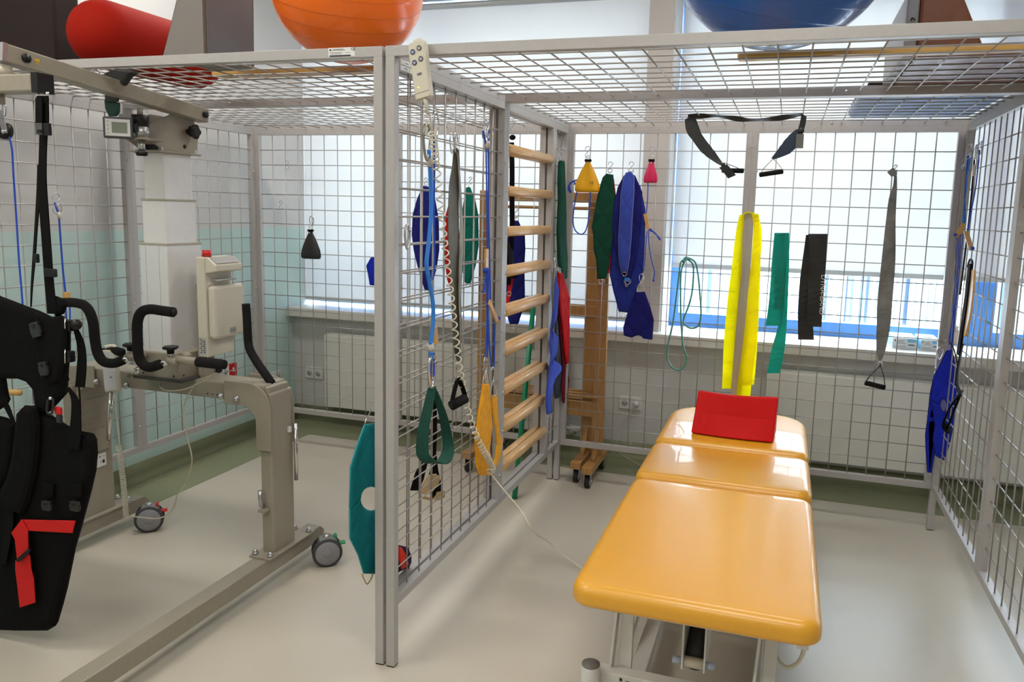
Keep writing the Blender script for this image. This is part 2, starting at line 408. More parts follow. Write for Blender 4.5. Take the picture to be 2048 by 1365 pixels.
# outside: the house opposite and the ground
FAC = mat('outside_render', (232, 234, 236), .8)
ob = thing('building', 'pale building with tall window bays and slats seen through the open strip under the blind', 'building', (2.5, 9, -3.2))
MB().box((-8, 9, -3.2), (16, 9.4, 6)).build('wall', FAC, ob)
SL = mat('outside_slat', (62, 82, 92), .6); DKG = mat('outside_glass', (80, 100, 122), .4)
for k, (u0, u1, v0, v1, nsl) in enumerate(((1362, 1478, 545, 640, 0), (1500, 1560, 545, 640, 5), (1600, 1700, 552, 650, 6), (1722, 1895, 556, 655, 14), (2000, 2120, 560, 660, 6))):
    a = at(u0, v0, y=9); b = at(u1, v1, y=9)
    fo = MB().box((a.x, 8.9, b.z-.1), (b.x, 8.98, a.z+1.2)).build('window', PALEF, ob)
    g = MB(); W = b.x-a.x
    g.box((a.x+.1, 8.86, b.z), (a.x+W*.47, 8.895, a.z+1.1)).box((a.x+W*.53, 8.86, b.z), (b.x-.1, 8.895, a.z+1.1))
    g.build('pane', DKG if nsl == 0 else FAC, fo)
    if nsl:
        s_ = MB()
        for i in range(nsl):
            x = a.x+W*(i+.5)/nsl; s_.box((x-W*.2/nsl, 8.80, b.z), (x+W*.2/nsl, 8.85, a.z+1.1))
        s_.build('slats', SL, fo)
o = MB().box((-20, 3.3, -3.3), (25, 14, -3.2)).build('ground_outside', mat('outside_paving', (190, 190, 186), .8)); o['kind'] = 'structure'
# ceiling lamps
LE = bpy.data.materials.new('lamp_diffuser'); LE.use_nodes = True; p = LE.node_tree.nodes['Principled BSDF']
p.inputs['Emission Color'].default_value = (1, .95, .86, 1); p.inputs['Emission Strength'].default_value = 6
for i, (lx, ly) in enumerate(LAMPS):
    t = thing('ceiling_lamp', 'white ceiling light panel above the cages' if ly > 0 else 'white ceiling light panel in the front part of the room', 'lamp', (lx, ly, CEIL-.05), 'ceiling lamps')
    MB().box((lx-.62, ly-.16, CEIL-.05), (lx+.62, ly+.16, CEIL)).build('housing', WHITE, t)
    MB().box((lx-.58, ly-.14, CEIL-.052), (lx+.58, ly+.14, CEIL-.05)).build('diffuser', LE, t)
# radiators
RADM = mat('radiator_enamel', (226, 225, 217), .35)
def radiator(x0, x1, z0, z1, label):
    t = thing('radiator', label, 'radiator', ((x0+x1)/2, 2.47, z0))
    MB().box((x0, 2.40, z0), (x1, 2.408, z1), .003).build('front_plate', RADM, t)
    MB().box((x0, 2.478, z0), (x1, 2.486, z1), .003).build('rear_plate', RADM, t)
    g = MB(); g.box((x0+.004, 2.406, z1-.004), (x1-.004, 2.48, z1+.008))
    f_ = g.build('top_grille', RADM, t); sl_ = MB(); n = 0
    for i in range(n): x = x0+.02+i*.03; sl_.box((x, 2.415, z1+.008), (x+.012, 2.47, z1+.0095))
    for xx in (x0, x1-.004): MB().box((xx, 2.408, z0+.01), (xx+.004, 2.478, z1)).build('side_panel', RADM, t)
    v = MB().cyl((x1+.0, 2.44, z0+.03), (x1+.05, 2.44, z0+.03), .012).cyl((x1+.05, 2.44, z0+.03), (x1+.05, 2.44, z0-.02), .01)
    v.cyl((x1+.05, 2.44, z0-.02), (x1+.05, 2.515, z0-.02), .01).build('valve', CHROME, t)
    MB().cyl((x1+.04, 2.44, z0+.03), (x1+.1, 2.44, z0+.03), .022, .018).build('thermostat_head', WHITE, t)
    for x in (x0+.2, x1-.2): MB().box((x, 2.484, z0+.08), (x+.03, YB-.002, z1-.08)).build('bracket', RADM, t)
a = at(648, 672, y=2.40); b = at(1130, 710, y=2.40)
radiator(a.x, b.x, .14, .64, 'flat white panel radiator under the left window, behind the frame with the ladders')
a = at(1535, 740, y=2.40)
radiator(a.x, 3.3, .15, .645, 'long white panel radiator under the right window behind the padded table')
# sockets
def socket(p, n, label, xwall=False, red=False, earth=(0, 1)):
    t = thing('power_socket', label, 'socket', p)
    ux = Vector((0, 1, 0)) if xwall else Vector((1, 0, 0)); nn = Vector((1, 0, 0)) if xwall else Vector((0, -1, 0)); uz = Vector((0, 0, 1))
    p = Vector(p); w = .071
    for i in range(n):
        c = p+ux*(i*w)
        m = REDM if (red and i == n-1) else WHITE
        pl = MB().obox(c+nn*.006, ux, nn, uz, w/2-.001, .006, .04).build('cover_plate', m, t, bevel=.002)
        if m is WHITE:
            MB().cyl(c+nn*.0125, c+nn*.0135, .021, n=24).build('recess', mat('socket_recess', (188, 188, 184), .5), pl)
            q = MB()
            for s_ in (-1, 1): q.cyl(c+nn*.0136+ux*.0095*s_, c+nn*.0142+ux*.0095*s_, .0026, n=10)
            q.build('pin_hole', INK, pl); MB().cyl(c+nn*.0136+uz*.01, c+nn*.019+uz*.01, .0024, n=10).build('earth_pin', STEEL, pl)
        else:
            q = MB().obox(c+nn*.013+uz*.006, ux, nn, uz, .006, .0012, .009).obox(c+nn*.013-uz*.008+ux*.004, ux, nn, uz, .009, .0012, .004)
            q.build('key_switch', INKW, pl)
    return t
socket(at(621, 745, y=YB-.001), 2, 'double white wall socket low on the back wall left of the radiator')
s2 = socket(at(1250, 805, y=YB-.001), 2, 'double white wall socket with a grey cable plugged in, left of the padded table')
pc = at(1272, 808, y=YB-.03)
MB().cyl(pc+Vector((0, .018, 0)), pc+Vector((0, -.02, 0)), .018).build('plug', WHITE, s2)
socket(at(432, 748, x=XL+.001), 3, 'row of white sockets ending in a red one on the mint wall', True, True)
socket(at(541, 757, x=XL+.001), 2, 'white double socket on the mint wall beside the corner', True)

# ================================================================== THE TWO MESH CABINS
PW = .03; H = 2.0; D = 1.975; WR = 1.973; HR = .212
WRR = .0026
def mesh_x(x, y0, y1, z0, z1, ny, nz, dx=0):
    """wire grid standing in a plane x="""
    g = MB()
    for i in range(1, ny): y = y0+(y1-y0)*i/ny; g.cyl((x-.0022, y, z0-.012), (x-.0022, y, z1+.012), WRR, n=6)
    for i in range(1, nz): z = z0+(z1-z0)*i/nz; g.cyl((x+.0022, y0-.012, z), (x+.0022, y1+.012, z), WRR, n=6)
    return g
def mesh_y(y, x0, x1, z0, z1, nx, nz):
    g = MB()
    for i in range(1, nx): x = x0+(x1-x0)*i/nx; g.cyl((x, y-.0022, z0-.012), (x, y-.0022, z1+.012), WRR, n=6)
    for i in range(1, nz): z = z0+(z1-z0)*i/nz; g.cyl((x0-.012, y+.0022, z), (x1+.012, y+.0022, z), WRR, n=6)
    return g
def mesh_z(z, x0, x1, y0, y1, nx, ny):
    g = MB()
    for i in range(1, nx): x = x0+(x1-x0)*i/nx; g.cyl((x, y0-.012, z-.0022), (x, y1+.012, z-.0022), WRR, n=6)
    for i in range(1, ny): y = y0+(y1-y0)*i/ny; g.cyl((x0-.012, y, z+.0022), (x1+.012, y, z+.0022), WRR, n=6)
    return g
BOLT = mat('bolt_head', (190, 190, 188), .3, .8)
def cabin(X0, X1, label, ladder_left):
    t = thing('therapy_cage', label, 'cage', ((X0+X1)/2, D/2, 0), 'mesh therapy cages')
    for (x, y) in ((X0, 0), (X1-PW, 0), (X0, D-PW), (X1-PW, D-PW)):
        p = MB().box((x, y, .004), (x+PW, y+PW, H-PW)).build('post', FRAME, t, bevel=.0015)
        MB().box((x+.001, y+.001, 0), (x+PW-.001, y+PW-.001, .006)).build('foot_cap', BLK, p)
    # roof
    ym = D/2
    for (y0, y1) in ((0, ym), (ym, D)):
        f = MB(); z0, z1 = H-PW, H
        f.box((X0, y0, z0), (X1, y0+PW, z1)).box((X0, y1-PW, z0), (X1, y1, z1)).box((X0, y0+PW, z0), (X0+PW, y1-PW, z1)).box((X1-PW, y0+PW, z0), (X1, y1-PW, z1))
        fo = f.build('roof_panel', FRAME, t, bevel=.001)
        mesh_z(H-PW/2, X0+PW, X1-PW, y0+PW, y1-PW, 21, 10).build('wire_mesh', WIRE, fo)
        for x in (X0+.66, X1-.62): MB().ball((x, y1-PW-.0, H-PW/2), .006, 10, 6).build('bolt', BOLT, fo)
    def side(x0, y0, y1, front=True, n=10, name='wall_panel'):
        f = MB(); z0, z1 = HR, H-PW
        f.box((x0, y0, z0), (x0+PW, y1, z0+PW)).box((x0, y0, z1-PW), (x0+PW, y1, z1)); a = y0; b = y1
        if front: f.box((x0, y0, z0+PW), (x0+PW, y0+PW, z1-PW)); a += PW
        f.box((x0, y1-PW, z0+PW), (x0+PW, y1, z1-PW)); b -= PW
        fo = f.build(name, FRAME, t, bevel=.001)
        mesh_x(x0+PW/2, a, b, z0+PW, z1-PW, n, 19).build('wire_mesh', WIRE, fo)
        for z in (.35, 1.0, 1.72): MB().ball((x0+PW, y1-PW*.5, z), .006, 10, 6).build('bolt', BOLT, fo)
        return fo
    # back
    xm = (X0+X1)/2
    for (x0, x1) in ((X0+PW, xm), (xm, X1-PW)):
        f = MB(); z0, z1 = HR, H-PW; y0, y1 = D-PW, D
        f.box((x0, y0, z0), (x1, y1, z0+PW)).box((x0, y0, z1-PW), (x1, y1, z1)).box((x0, y0, z0+PW), (x0+PW, y1, z1-PW)).box((x1-PW, y0, z0+PW), (x1, y1, z1-PW))
        fo = f.build('wall_panel', FRAME, t, bevel=.001)
        mesh_y(D-PW/2, x0+PW, x1-PW, z0+PW, z1-PW, 10, 19).build('wire_mesh', WIRE, fo)
        for z in (.5, 1.15, 1.75): MB().ball((x0+PW, y0+.006, z), .005, 8, 6).build('bolt', BOLT, fo)
    # divider side: mesh panel, ladder, narrow mesh strip
    xd = X0 if ladder_left else X1-PW; xo = X1-PW if ladder_left else X0
    side(xd, PW, .985, front=False, n=10)
    side(xo, PW, .985, front=False); side(xo, .985, D-PW)
    f = MB(); f.box((xd, .985, HR), (xd+PW, 1.69, HR+PW)).box((xd, .985, H-2*PW), (xd+PW, 1.69, H-PW))
    f.box((xd, .985, HR+PW), (xd+PW, 1.015, H-2*PW)).box((xd, 1.66, HR+PW), (xd+PW, 1.69, H-2*PW))
    lf = f.build('ladder_frame', FRAME, t, bevel=.001)
    for k in range(9):
        z = .372+k*.1765
        rr = []
        for y in (1.012, 1.018, 1.655, 1.663):
            q = .6 if y in (1.012, 1.663) else 1
            rr.append([Vector((xd+.02+a*.018*q, y, z+b*.021*q)) for a, b in [(math.copysign(abs(math.cos(s))**.6, math.cos(s)), math.copysign(abs(math.sin(s))**.6, math.sin(s))) for s in [2*math.pi*j/16 for j in range(16)]]])
        MB().loops(rr).build('rung', WOOD, t)
        for yy in (1.0, 1.675): MB().ball((xd+PW, yy, z-.004), .0075, 10, 6, (.5, 1, 1)).build('bolt', BOLT, lf)
    f = MB(); z0, z1 = HR, H-PW; f.box((xd, 1.69, z0), (xd+PW, D-PW, z0+PW)).box((xd, 1.69, z1-PW), (xd+PW, D-PW, z1)).box((xd, 1.69, z0+PW), (xd+PW, 1.72, z1-PW)).box((xd, D-2*PW, z0+PW), (xd+PW, D-PW, z1-PW))
    fo = f.build('narrow_panel', FRAME, t, bevel=.001)
    mesh_x(xd+PW/2, 1.72, D-2*PW, z0+PW, z1-PW, 3, 19).build('wire_mesh', WIRE, fo)
    return t
cageR = cabin(0, WR, 'right-hand grey steel mesh cage with yellow table inside and blue ball on top', True)
cageL = cabin(-2.0085, -.0105, 'left-hand grey steel mesh cage around the hoist, orange ball on top', False)
# stickers on the cages
def sticker(parent, c, ux, uz, w, h, lines):
    ux = Vector(ux); uz = Vector(uz); nn = ux.cross(uz); c = Vector(c)
    o = MB().obox(c, ux, uz, nn, w/2, h/2, .0004).build('sticker', LABEL, parent)
    q = MB()
    for (a, b, lw, lh) in lines: q.obox(c+ux*a*w+uz*b*h+nn*.0006, ux, uz, nn, lw*w/2, lh*h/2, .0002)
    q.build('print', INK, o); return o
st = sticker(cageL, at(683, 104, y=-.0005), (1, 0, 0), (0, 0, 1), .092, .026, [(-.42, .25, .06, .2), (-.12, .32, .4, .05), (-.1, .2, .5, .04), (-.2, -.05, .5, .04), (-.2, -.2, .4, .04), (-.05, -.42, .8, .14), (.25, -.1, .2, .03)])
text_part('CE', .012, at(706, 98, y=-.0014), (1, 0, 0), (0, 0, 1), INK, st)
st = sticker(cageR, (.0305, .075, 1.953), (0, 1, 0), (0, 0, 1), .075, .032, [(0, 0, .9, .05), (.3, -.25, .02, .4), (.05, .25, .25, .06), (-.05, -.25, .3, .05)])

# ================================================================== PADDED TABLE
cx0, cx1 = .69, 1.33; ZT_ = .542
tb = thing('treatment_table', 'ochre yellow padded three-section treatment table on a white steel frame', 'table', (1.01, .7, 0))
CE_ = MAT = PAINTW
q = slab(cx0, cx1, -.262, .652, ZT_-.062, ZT_, .055, .03, .05); q.build('leg_cushion', VINYL, tb)
q = slab(cx0-.002, cx1+.002, .668, 1.112, ZT_-.058, ZT_+.008, .05, .032, .05); q.build('middle_cushion', VINYL, tb)
q = slab(cx0-.002, cx1+.002, 1.128, 1.80, ZT_-.055, ZT_+.012, .05, .034, .17); q.build('head_cushion', VINYL, tb)
f = MB(); zf = ZT_-.062
for (y0, y1) in ((-.2, .62), (.7, 1.09), (1.16, 1.7)):
    f.box((.80, y0, zf-.03), (.83, y1, zf)).box((1.19, y0, zf-.03), (1.22, y1, zf)).box((.80, y0, zf-.03), (1.22, y0+.03, zf)).box((.80, y1-.03, zf-.03), (1.22, y1, zf))
f.build('section_frame', PAINTW, tb, bevel=.002)
for u, v in ((1177, 1208), (1606, 1288)):
    a = at(u, v, z=zf-.01); MB().box((a.x-.014, a.y-.0, zf-.026), (a.x+.014, a.y+.03, zf+.01)).box((a.x-.006, a.y-.002, zf-.02), (a.x+.006, a.y, zf-.008)).build('slide_clip', WHITE, tb)
f = MB().box((.80, .0, zf-.07), (.84, 1.4, zf-.03)).box((1.18, .0, zf-.07), (1.22, 1.4, zf-.03)).box((.80, .0, zf-.07), (1.22, .04, zf-.03)).box((.80, 1.36, zf-.07), (1.22, 1.4, zf-.03))
f.build('top_frame', PAINTW, tb, bevel=.002)
for x in (.80, 1.215):      # front uprights of the lifting scissor
    MB().bar((x, .045, zf-.04), (x+.003, .02, .1), .036, .02, (0, 1, 0)).build('lifting_arm', PAINTW, tb, bevel=.002)
    MB().bar((x-.03, .16, .1), (x-.03+.012, 1.25, zf-.06), .02, .04).build('scissor_bar', PAINTW, tb, bevel=.002)
    MB().bar((x-.028, .035, zf-.1), (x-.045, .01, .08), .008, .05, (0, 1, 0)).build('guard_strip', PAINTW, tb, bevel=.001)
b = MB().box((.70, -.035, .085), (1.33, .012, .165)); bb = b.build('base_beam', PAINTW, tb, bevel=.004)
MB().box((.70, 1.28, .085), (1.33, 1.33, .165)).build('base_beam', PAINTW, tb, bevel=.004)
MB().box((.80, 0, .06), (.85, 1.3, .10)).build('side_rail', PAINTW, tb, bevel=.003); MB().box((1.18, 0, .06), (1.23, 1.3, .10)).build('side_rail', PAINTW, tb, bevel=.003)
for (x, y) in ((.713, -.06), (1.31, -.06), (.713, 1.31), (1.31, 1.31)):
    l = MB().cyl((x, y, .02), (x, y, .196), .0275, n=28).build('foot_column', PAINTW, tb)
    MB().cyl((x, y, .196), (x, y, .2), .0272, n=28).build('cap', DGREY if False else mat('warm_grey_cap', (122, 118, 112), .5), l)
    MB().cyl((x, y, 0), (x, y, .022), .035, .022, n=20).build('rubber_foot', RUB, l)
lb = MB().obox((.83, -.0356, .15), (1, 0, 0), (0, 1, 0), (0, 0, 1), .035, .0005, .012).build('label_plate', mat('pale_label', (205, 205, 198), .4), bb)
MB().obox((.80, -.0363, .152), (1, 0, 0), (0, 1, 0), (0, 0, 1), .004, .0003, .005).build('emblem', INK, lb)
MB().obox((.83, -.0363, .15), (1, 0, 0), (0, 1, 0), (0, 0, 1), .016, .0003, .001).build('print', INK, lb)
for x in (.972, 1.035):
    MB().box((x, -.03, .22), (x+.005, .14, zf-.03)).build('motor_bracket', PAINTW, tb)
mt = MB().cyl((1.006, .02, .22), (1.006, .62, .36), .032, n=20).box((.975, .45, .25), (1.037, .68, .40)).build('motor', DGREY, tb)
MB().cyl((.975, -.01, .235), (1.037, -.01, .235), .016, n=16).build('roller', mat('worn_ivory', (196, 190, 170), .5), tb)
for xx in (.945, 1.04): MB().cyl((xx, -.01, .235), (xx+.027, -.01, .235), .011, n=12).build('axle_cap', mat('pale_blue_cap', (170, 180, 198), .5), tb)
helix([(1.06, .1, zf-.05), (1.10, .1, zf-.1), (1.15, .11, zf-.09), (1.18, .1, zf-.04)], .013, .003, 16).build('coiled_lead', RUB, tb)
MB().tube(smooth_path([(1.2, .1, .3), (1.26, .02, .26), (1.30, -.02, .33), (1.29, .02, .42), (1.24, .1, .46)]), .006, 8).build('supply_cable', CORD, tb)
# red wedge cushion on the head section
zc = ZT_+.016
A = at(1382, 866, z=zc+.004); B = at(1546, 886, z=zc+.004)
T1 = at(1397, 781, y=A.y+.09); T2 = at(1557, 795, y=B.y+.07)
def wedge_pts(k):
    a = A.lerp(B, k); t_ = T1.lerp(T2, k); sag = math.sin(math.pi*k)
    a = a+Vector((0, -.012*sag, 0)); t_ = t_-Vector((0, 0, .008*sag)); bk = Vector((t_.x, t_.y+.10, zc+.004))
    m1_ = a.lerp(t_, .5)+Vector((0, .012*sag, -.004*sag))
    return [a, m1_, t_-Vector((0, .004, .004)), t_+Vector((0, .012, 0)), Vector((t_.x, t_.y+.03, t_.z-.02)), bk, Vector((a.x, a.y+.02, zc+.001))]
wd = MB().loops([wedge_pts(k/10) for k in range(11)], False)
o = wd.build('wedge_cushion', REDV, None, bevel=.006); tag(o, 'bright red vinyl wedge cushion on the head end of the yellow treatment table', 'cushion')

# hand control hooked on the corner, with its coiled cord
hc = thing('hand_control', 'ivory hand control with blue and grey buttons hooked on front corner of right cage', 'remote control', (at(845, 140, y=-.025)))
def hp(u, v, dy=0): return at(u, v, y=-.03+dy)
ax = (hp(858, 195)-hp(832, 85)).normalized(); ux = Vector((1, 0, 0)); ux = (ux-ax*ux.dot(ax)).normalized(); nn = ux.cross(-ax)
top = hp(834, 84); bot = hp(849, 197); ln = (bot-top).length; hw = .0285
L_ = []
for k, (s, wd_) in enumerate(((0, .75), (.03, .93), (.08, 1), (.25, 1.0), (.5, .93), (.8, .93), (.97, .92), (1, .85))):
    c = top.lerp(bot, s); wv = hw*wd_
    L_.append([c-ux*wv-nn*.011, c-ux*wv*.97+nn*.009, c-ux*wv*.8+nn*.012, c+ux*wv*.8+nn*.012, c+ux*wv*.97+nn*.009, c+ux*wv-nn*.011])
hb = MB().loops(L_, False).build('housing', IVORY, hc, bevel=.002)
MB().obox(top.lerp(bot, .12)-nn*.014, ux, ax, nn, .012, .03, .006).build('hook', IVORY, hc)
cc = 0
for (a, b, m) in ((-.42, .17, INKB), (.35, .14, INKG), (-.38, .36, INKB), (.38, .33, INKG)):
    c = top.lerp(bot, b)+ux*hw*a+nn*.0125
    bt = MB().cyl(c, c+nn*.0012, .0075, n=20).build('button', m, hb); MB().obox(c+nn*.0016-ax*.001, ux, ax, nn, .0045, .001, .0004).obox(c+nn*.0016+ax*.003, ux, ax, nn, .003, .0013, .0004).build('symbol', INKW, bt)
q = MB()
for k in (-1, 0, 1): q.tube([top.lerp(bot, .58)+nn*.0128+ux*(k*.0045)+Vector((0, 0, 0))+(ux*math.cos(a)-ax*math.sin(a))*.003 for a in [2*math.pi*j/10 for j in range(10)]], .0006, 4, True)
q.build('emblem', INKB, hb)
led = bpy.data.materials.new('amber_led'); led.use_nodes = True; p = led.node_tree.nodes['Principled BSDF']; p.inputs['Base Color'].default_value = lin((240, 170, 40)); p.inputs['Emission Color'].default_value = (1, .6, .1, 1); p.inputs['Emission Strength'].default_value = 2
MB().cyl(top.lerp(bot, .8)-ux*.009+nn*.012, top.lerp(bot, .8)-ux*.009+nn*.0132, .002, n=10).build('indicator_lamp', led, hb)
MB().obox(top.lerp(bot, .9)+nn*.0122, ux, ax, nn, hw*.85, .0005, .0003).build('seam', INKG, hb)
b0 = bot+Vector((0, 0, 0))
MB().tube([bot, bot+Vector((.004, 0, -.012)), bot+Vector((.010, 0, -.045))], [.009, .006, .0035], 10).build('strain_relief', IVORY, hc)
XD = .052
pth = [bot+Vector((.010, 0, -.045)), bot+Vector((.014, .02, -.07)), Vector((.04, .10, 1.72))]
c1 = [hp(864, 262, .05), at(873, 330, x=XD+.01), at(882, 420, x=XD+.01), at(893, 520, x=XD+.01), at(903, 600, x=XD+.01), at(912, 680, x=XD+.01), at(920, 740, x=XD+.012), at(931, 800, x=XD+.012), at(944, 850, x=XD+.014), at(956, 880, x=XD+.016)]
MB().tube(smooth_path([bot+Vector((.010, 0, -.045)), hp(858, 225, .01), c1[0]]), .0028, 8).build('lead', CORD, hc)
helix(c1, .0105, .0027, 40, 12).build('coiled_cord', CORD, hc)
c2 = [at(956, 880, x=XD+.016), at(966, 900, x=XD+.03), at(980, 925, x=XD+.035), at(986, 940, x=XD+.035), at(978, 945, x=XD+.035)]
helix(c2, .011, .0028, 17, 14).build('coiled_cord', CORD, hc)
fl = [at(978, 945, x=XD+.035), at(985, 952, x=XD+.045), at(1003, 975, x=.16), at(1040, 1020, x=.26), at(1068, 1064, x=.33), at(1098, 1085, z=.08)+Vector((0, 0, 0)), at(1128, 1112, z=.04), at(1163, 1138, z=.012), at(1200, 1170, z=.006), at(1290, 1200, z=.05)]
MB().tube(smooth_path(fl), .0032, 8).build('floor_lead', CORD, hc)
sc = [pc+Vector((0, -.02, 0)), at(1258, 830, y=YB-.08), at(1240, 860, y=YB-.1), at(1235, 885, y=2.38), at(1238, 905, z=.05), at(1262, 921, z=.008), at(1290, 938, z=.006), at(1340, 950, z=.006)]
MB().tube(smooth_path(sc), .0032, 8).build('mains_cable', mat('grey_cable', (178, 178, 172), .5), s2)

# ================================================================== HARDWARE AND HANGING KIT
EX = Vector((1, 0, 0)); EY = Vector((0, 1, 0)); EZ = Vector((0, 0, 1))
def s_hook(p, ln=.07, r=.0022, wd=EX, parent=None, m=None):
    """S hook whose top bend sits at p, hanging down by ln, lying in the wd/z plane"""
    p = Vector(p); a = ln*.22; pts = []
    for k in range(9): t = R(200-200*k/8); pts.append(p+wd*(a*math.cos(t))+EZ*(a*math.sin(t)-a))
    c2 = p-EZ*(ln-a)
    for k in range(9): t = R(160+220*k/8)-0; pts.append(c2+wd*(a*math.cos(t))*1+EZ*(a*math.sin(t)))
    # flip middle so that it reads as an S
    return MB().tube(smooth_path(pts, 2), r, 8).build('s_hook', m or STEEL, parent)
def carabiner(p, ln=.075, wd=EX, r=.003, parent=None, wfac=.42, m=None, name='carabiner'):
    """snap hook hanging from its wide top at p"""
    p = Vector(p); w_ = ln*wfac; pts = []
    for k in range(24):
        t = 2*math.pi*k/24; s = math.sin(t); ww = w_*(.5+.18*s)
        pts.append(p+wd*(ww*math.cos(t))+EZ*(ln/2*s-ln/2))
    o = MB().tube(pts, r, 8, True).build(name, m or CHROME, parent)
    MB().cyl(pts[2]+wd*0, pts[6]*.3+pts[2]*.7, r*1.35, n=8).build('gate_sleeve', STEEL, o)
    return o
def dring(p, w_=.03, h_=.022, wd=EX, r=.002, parent=None, tri=False, name='d_ring'):
    """ring hanging from a straight bar centred on p"""
    p = Vector(p)
    if tri: pts = [p-wd*w_/2, p+wd*w_/2, p+wd*w_*.1-EZ*h_, p-wd*w_*.1-EZ*h_]
    else: pts = [p-wd*w_/2, p+wd*w_/2]+[p+wd*(w_/2*math.cos(R(-a)))+EZ*(h_*math.sin(R(-a))) for a in (20, 45, 70, 90, 110, 135, 160)]
    return MB().tube(pts, r, 8, True).build(name, CHROME, parent)
def ring(p, rad, wd=EX, r=.002, parent=None, up=EZ, name='ring'):
    p = Vector(p); return MB().tube([p+wd*(rad*math.cos(2*math.pi*k/16))+up*(rad*math.sin(2*math.pi*k/16)) for k in range(16)], r, 8, True).build(name, CHROME, parent)
def rope(pts, r, m, parent, name='rope', n=8, closed=False):
    return MB().tube(smooth_path(pts, 6, closed), r, n, closed).build(name, m, parent)
def pad(poly, nrm, t, m, parent, name, ins=.01, holes=(), bulge=.3):
    """stuffed sheet with the given 3D outline: thin rim, thicker middle"""
    P = [Vector(p) for p in poly]; nrm = Vector(nrm).normalized(); c = sum(P, Vector())/len(P); n = len(P)
    ar = Vector()
    for i in range(n): ar += P[i].cross(P[(i+1) % n])
    sg = 1 if ar.dot(nrm) > 0 else -1
    def inset(d):
        out = []
        for i in range(n):
            e0 = (P[i]-P[i-1]).normalized(); e1 = (P[(i+1) % n]-P[i]).normalized()
            n0 = nrm.cross(e0)*sg; n1 = nrm.cross(e1)*sg; b = n0+n1
            if b.length < 1e-5: b = n0
            b = b.normalized(); k = d/max(.45, b.dot(n0)); out.append(P[i]+b*k)
        return out
    A0 = inset(0); A1 = inset(ins*.35); A2 = inset(ins)
    L_ = [[p-nrm*t/2 for p in A2], [p-nrm*t*.38 for p in A1], [p for p in A0], [p+nrm*t*.38 for p in A1], [p+nrm*t/2 for p in A2]]
    o = MB().loops(L_, False)
    ob_ = o.build(name, m, parent)
    return ob_
def outline(pxs, **pl): return [at(u, v, **pl) for u, v in pxs]
def keyhole(outer, hole):
    """join a hole into an outline through a hairline slit (both lists of pixels)"""
    bi = min(range(len(outer)), key=lambda i: (outer[i][0]-hole[0][0])**2+(outer[i][1]-hole[0][1])**2)
    o = outer[bi]; hx, hy = hole[0]
    dx, dy = hx-o[0], hy-o[1]; l = math.hypot(dx, dy); ox, oy = -dy/l*.25, dx/l*.25
    return outer[:bi]+[(o[0]-ox, o[1]-oy)]+[(hx-ox, hy-oy)]+hole[1:]+[(hx+ox, hy+oy)]+[(o[0]+ox, o[1]+oy)]+outer[bi+1:]
def ell(cx, cy, rx, ry, n=14, a0=0, cw=1): return [(cx+rx*math.cos(R(a0+cw*360*k/n)), cy+ry*math.sin(R(a0+cw*360*k/n))) for k in range(n)]
YM = D-PW/2-.005          # front of the back mesh
Y1 = YM-.02               # where things hang in front of it
# ---- sandbags
def sandbag(label, cx, top, wtop, wbot, zb, y, m, writing=None, depth=.05, ribs=True):
    c = Vector((cx, y, zb)); t = thing('sandbag', label, 'weight bag', c, 'leather weight bags')
    L_ = []; h = top-zb
    for (s, wf, df) in ((0, .8, .55), (.03, .96, .9), (.12, 1, 1), (.3, .93, .95), (.5, .74, .75), (.72, .5, .45), (.92, .34, .2), (1, .33, .16)):
        ww = wbot*wf/2 if s < .9 else wtop/2; r_ = []
        for k in range(24):
            a = 2*math.pi*k/24; cx_ = math.cos(a); fold = 1-(.55 if s < .6 else .2)*math.exp(-(cx_/.2)**2)
            r_.append(Vector((cx+ww*math.copysign(abs(math.cos(a))**.8, math.cos(a)), y+depth/2*df*math.sin(a)*(fold if ribs else 1), zb+h*s)))
        L_.append(r_)
    b = MB().loops(L_).build('bag', m, t)
    MB().box((cx-wtop*.5-.002, y-.009, top-.004), (cx+wtop*.5+.002, y+.009, top+.008)).build('strap_loop', STRAP, t)
    MB().ball((cx, y-.012, top-.012), .004, 10, 6, (1, .5, 1)).build('rivet', CHROME, t)
    ring((cx, y, top+.016), .011, parent=t)
    if writing: text_part(writing, .022, (cx+wbot*.22, y-depth*.5-.0012, zb+h*.30), (1, 0, -.05), (0, 0.16, 1), INK, b)
    return t
a = at(1174, 385, y=Y1-.02); tp = at(1174, 322, y=Y1-.02)
t = sandbag('yellow leather weight bag marked 15 hanging on the back mesh of the right cage', a.x, tp.z, .03, .138, a.z, Y1-.02, YLEA, '15')
s_hook(at(1176, 293, y=YM-.004), .062, parent=t)
a = at(1301, 366, y=Y1); tp = at(1302, 322, y=Y1)
t = sandbag('small magenta leather weight bag hanging on the mesh right of the blue slings', a.x, tp.z, .026, .075, a.z, Y1, PLEA, None, .035)
s_hook(at(1304, 294, y=YM-.004), .062, parent=t)
a = at(622, 518, y=Y1-.01); tp = at(624, 462, y=Y1-.01)
t = sandbag('black leather weight bag hanging alone on the back mesh of the left cage', a.x, tp.z, .03, .138, a.z, Y1-.01, BLEA, None, .05)
carabiner(at(623, 433, y=YM-.004), .062, parent=t)
# loose S hooks
for (u, v, lab) in ((574, 322, 'small zinc S hook hanging empty, high on the left cage back mesh'), (562, 402, 'small zinc S hook hanging empty above and left of the black weight bag')):
    o = s_hook(at(u, v, y=YM-.003), .05); o.name = 's_hook'; tag(o, lab, 'hook', 'empty S hooks on the left mesh')
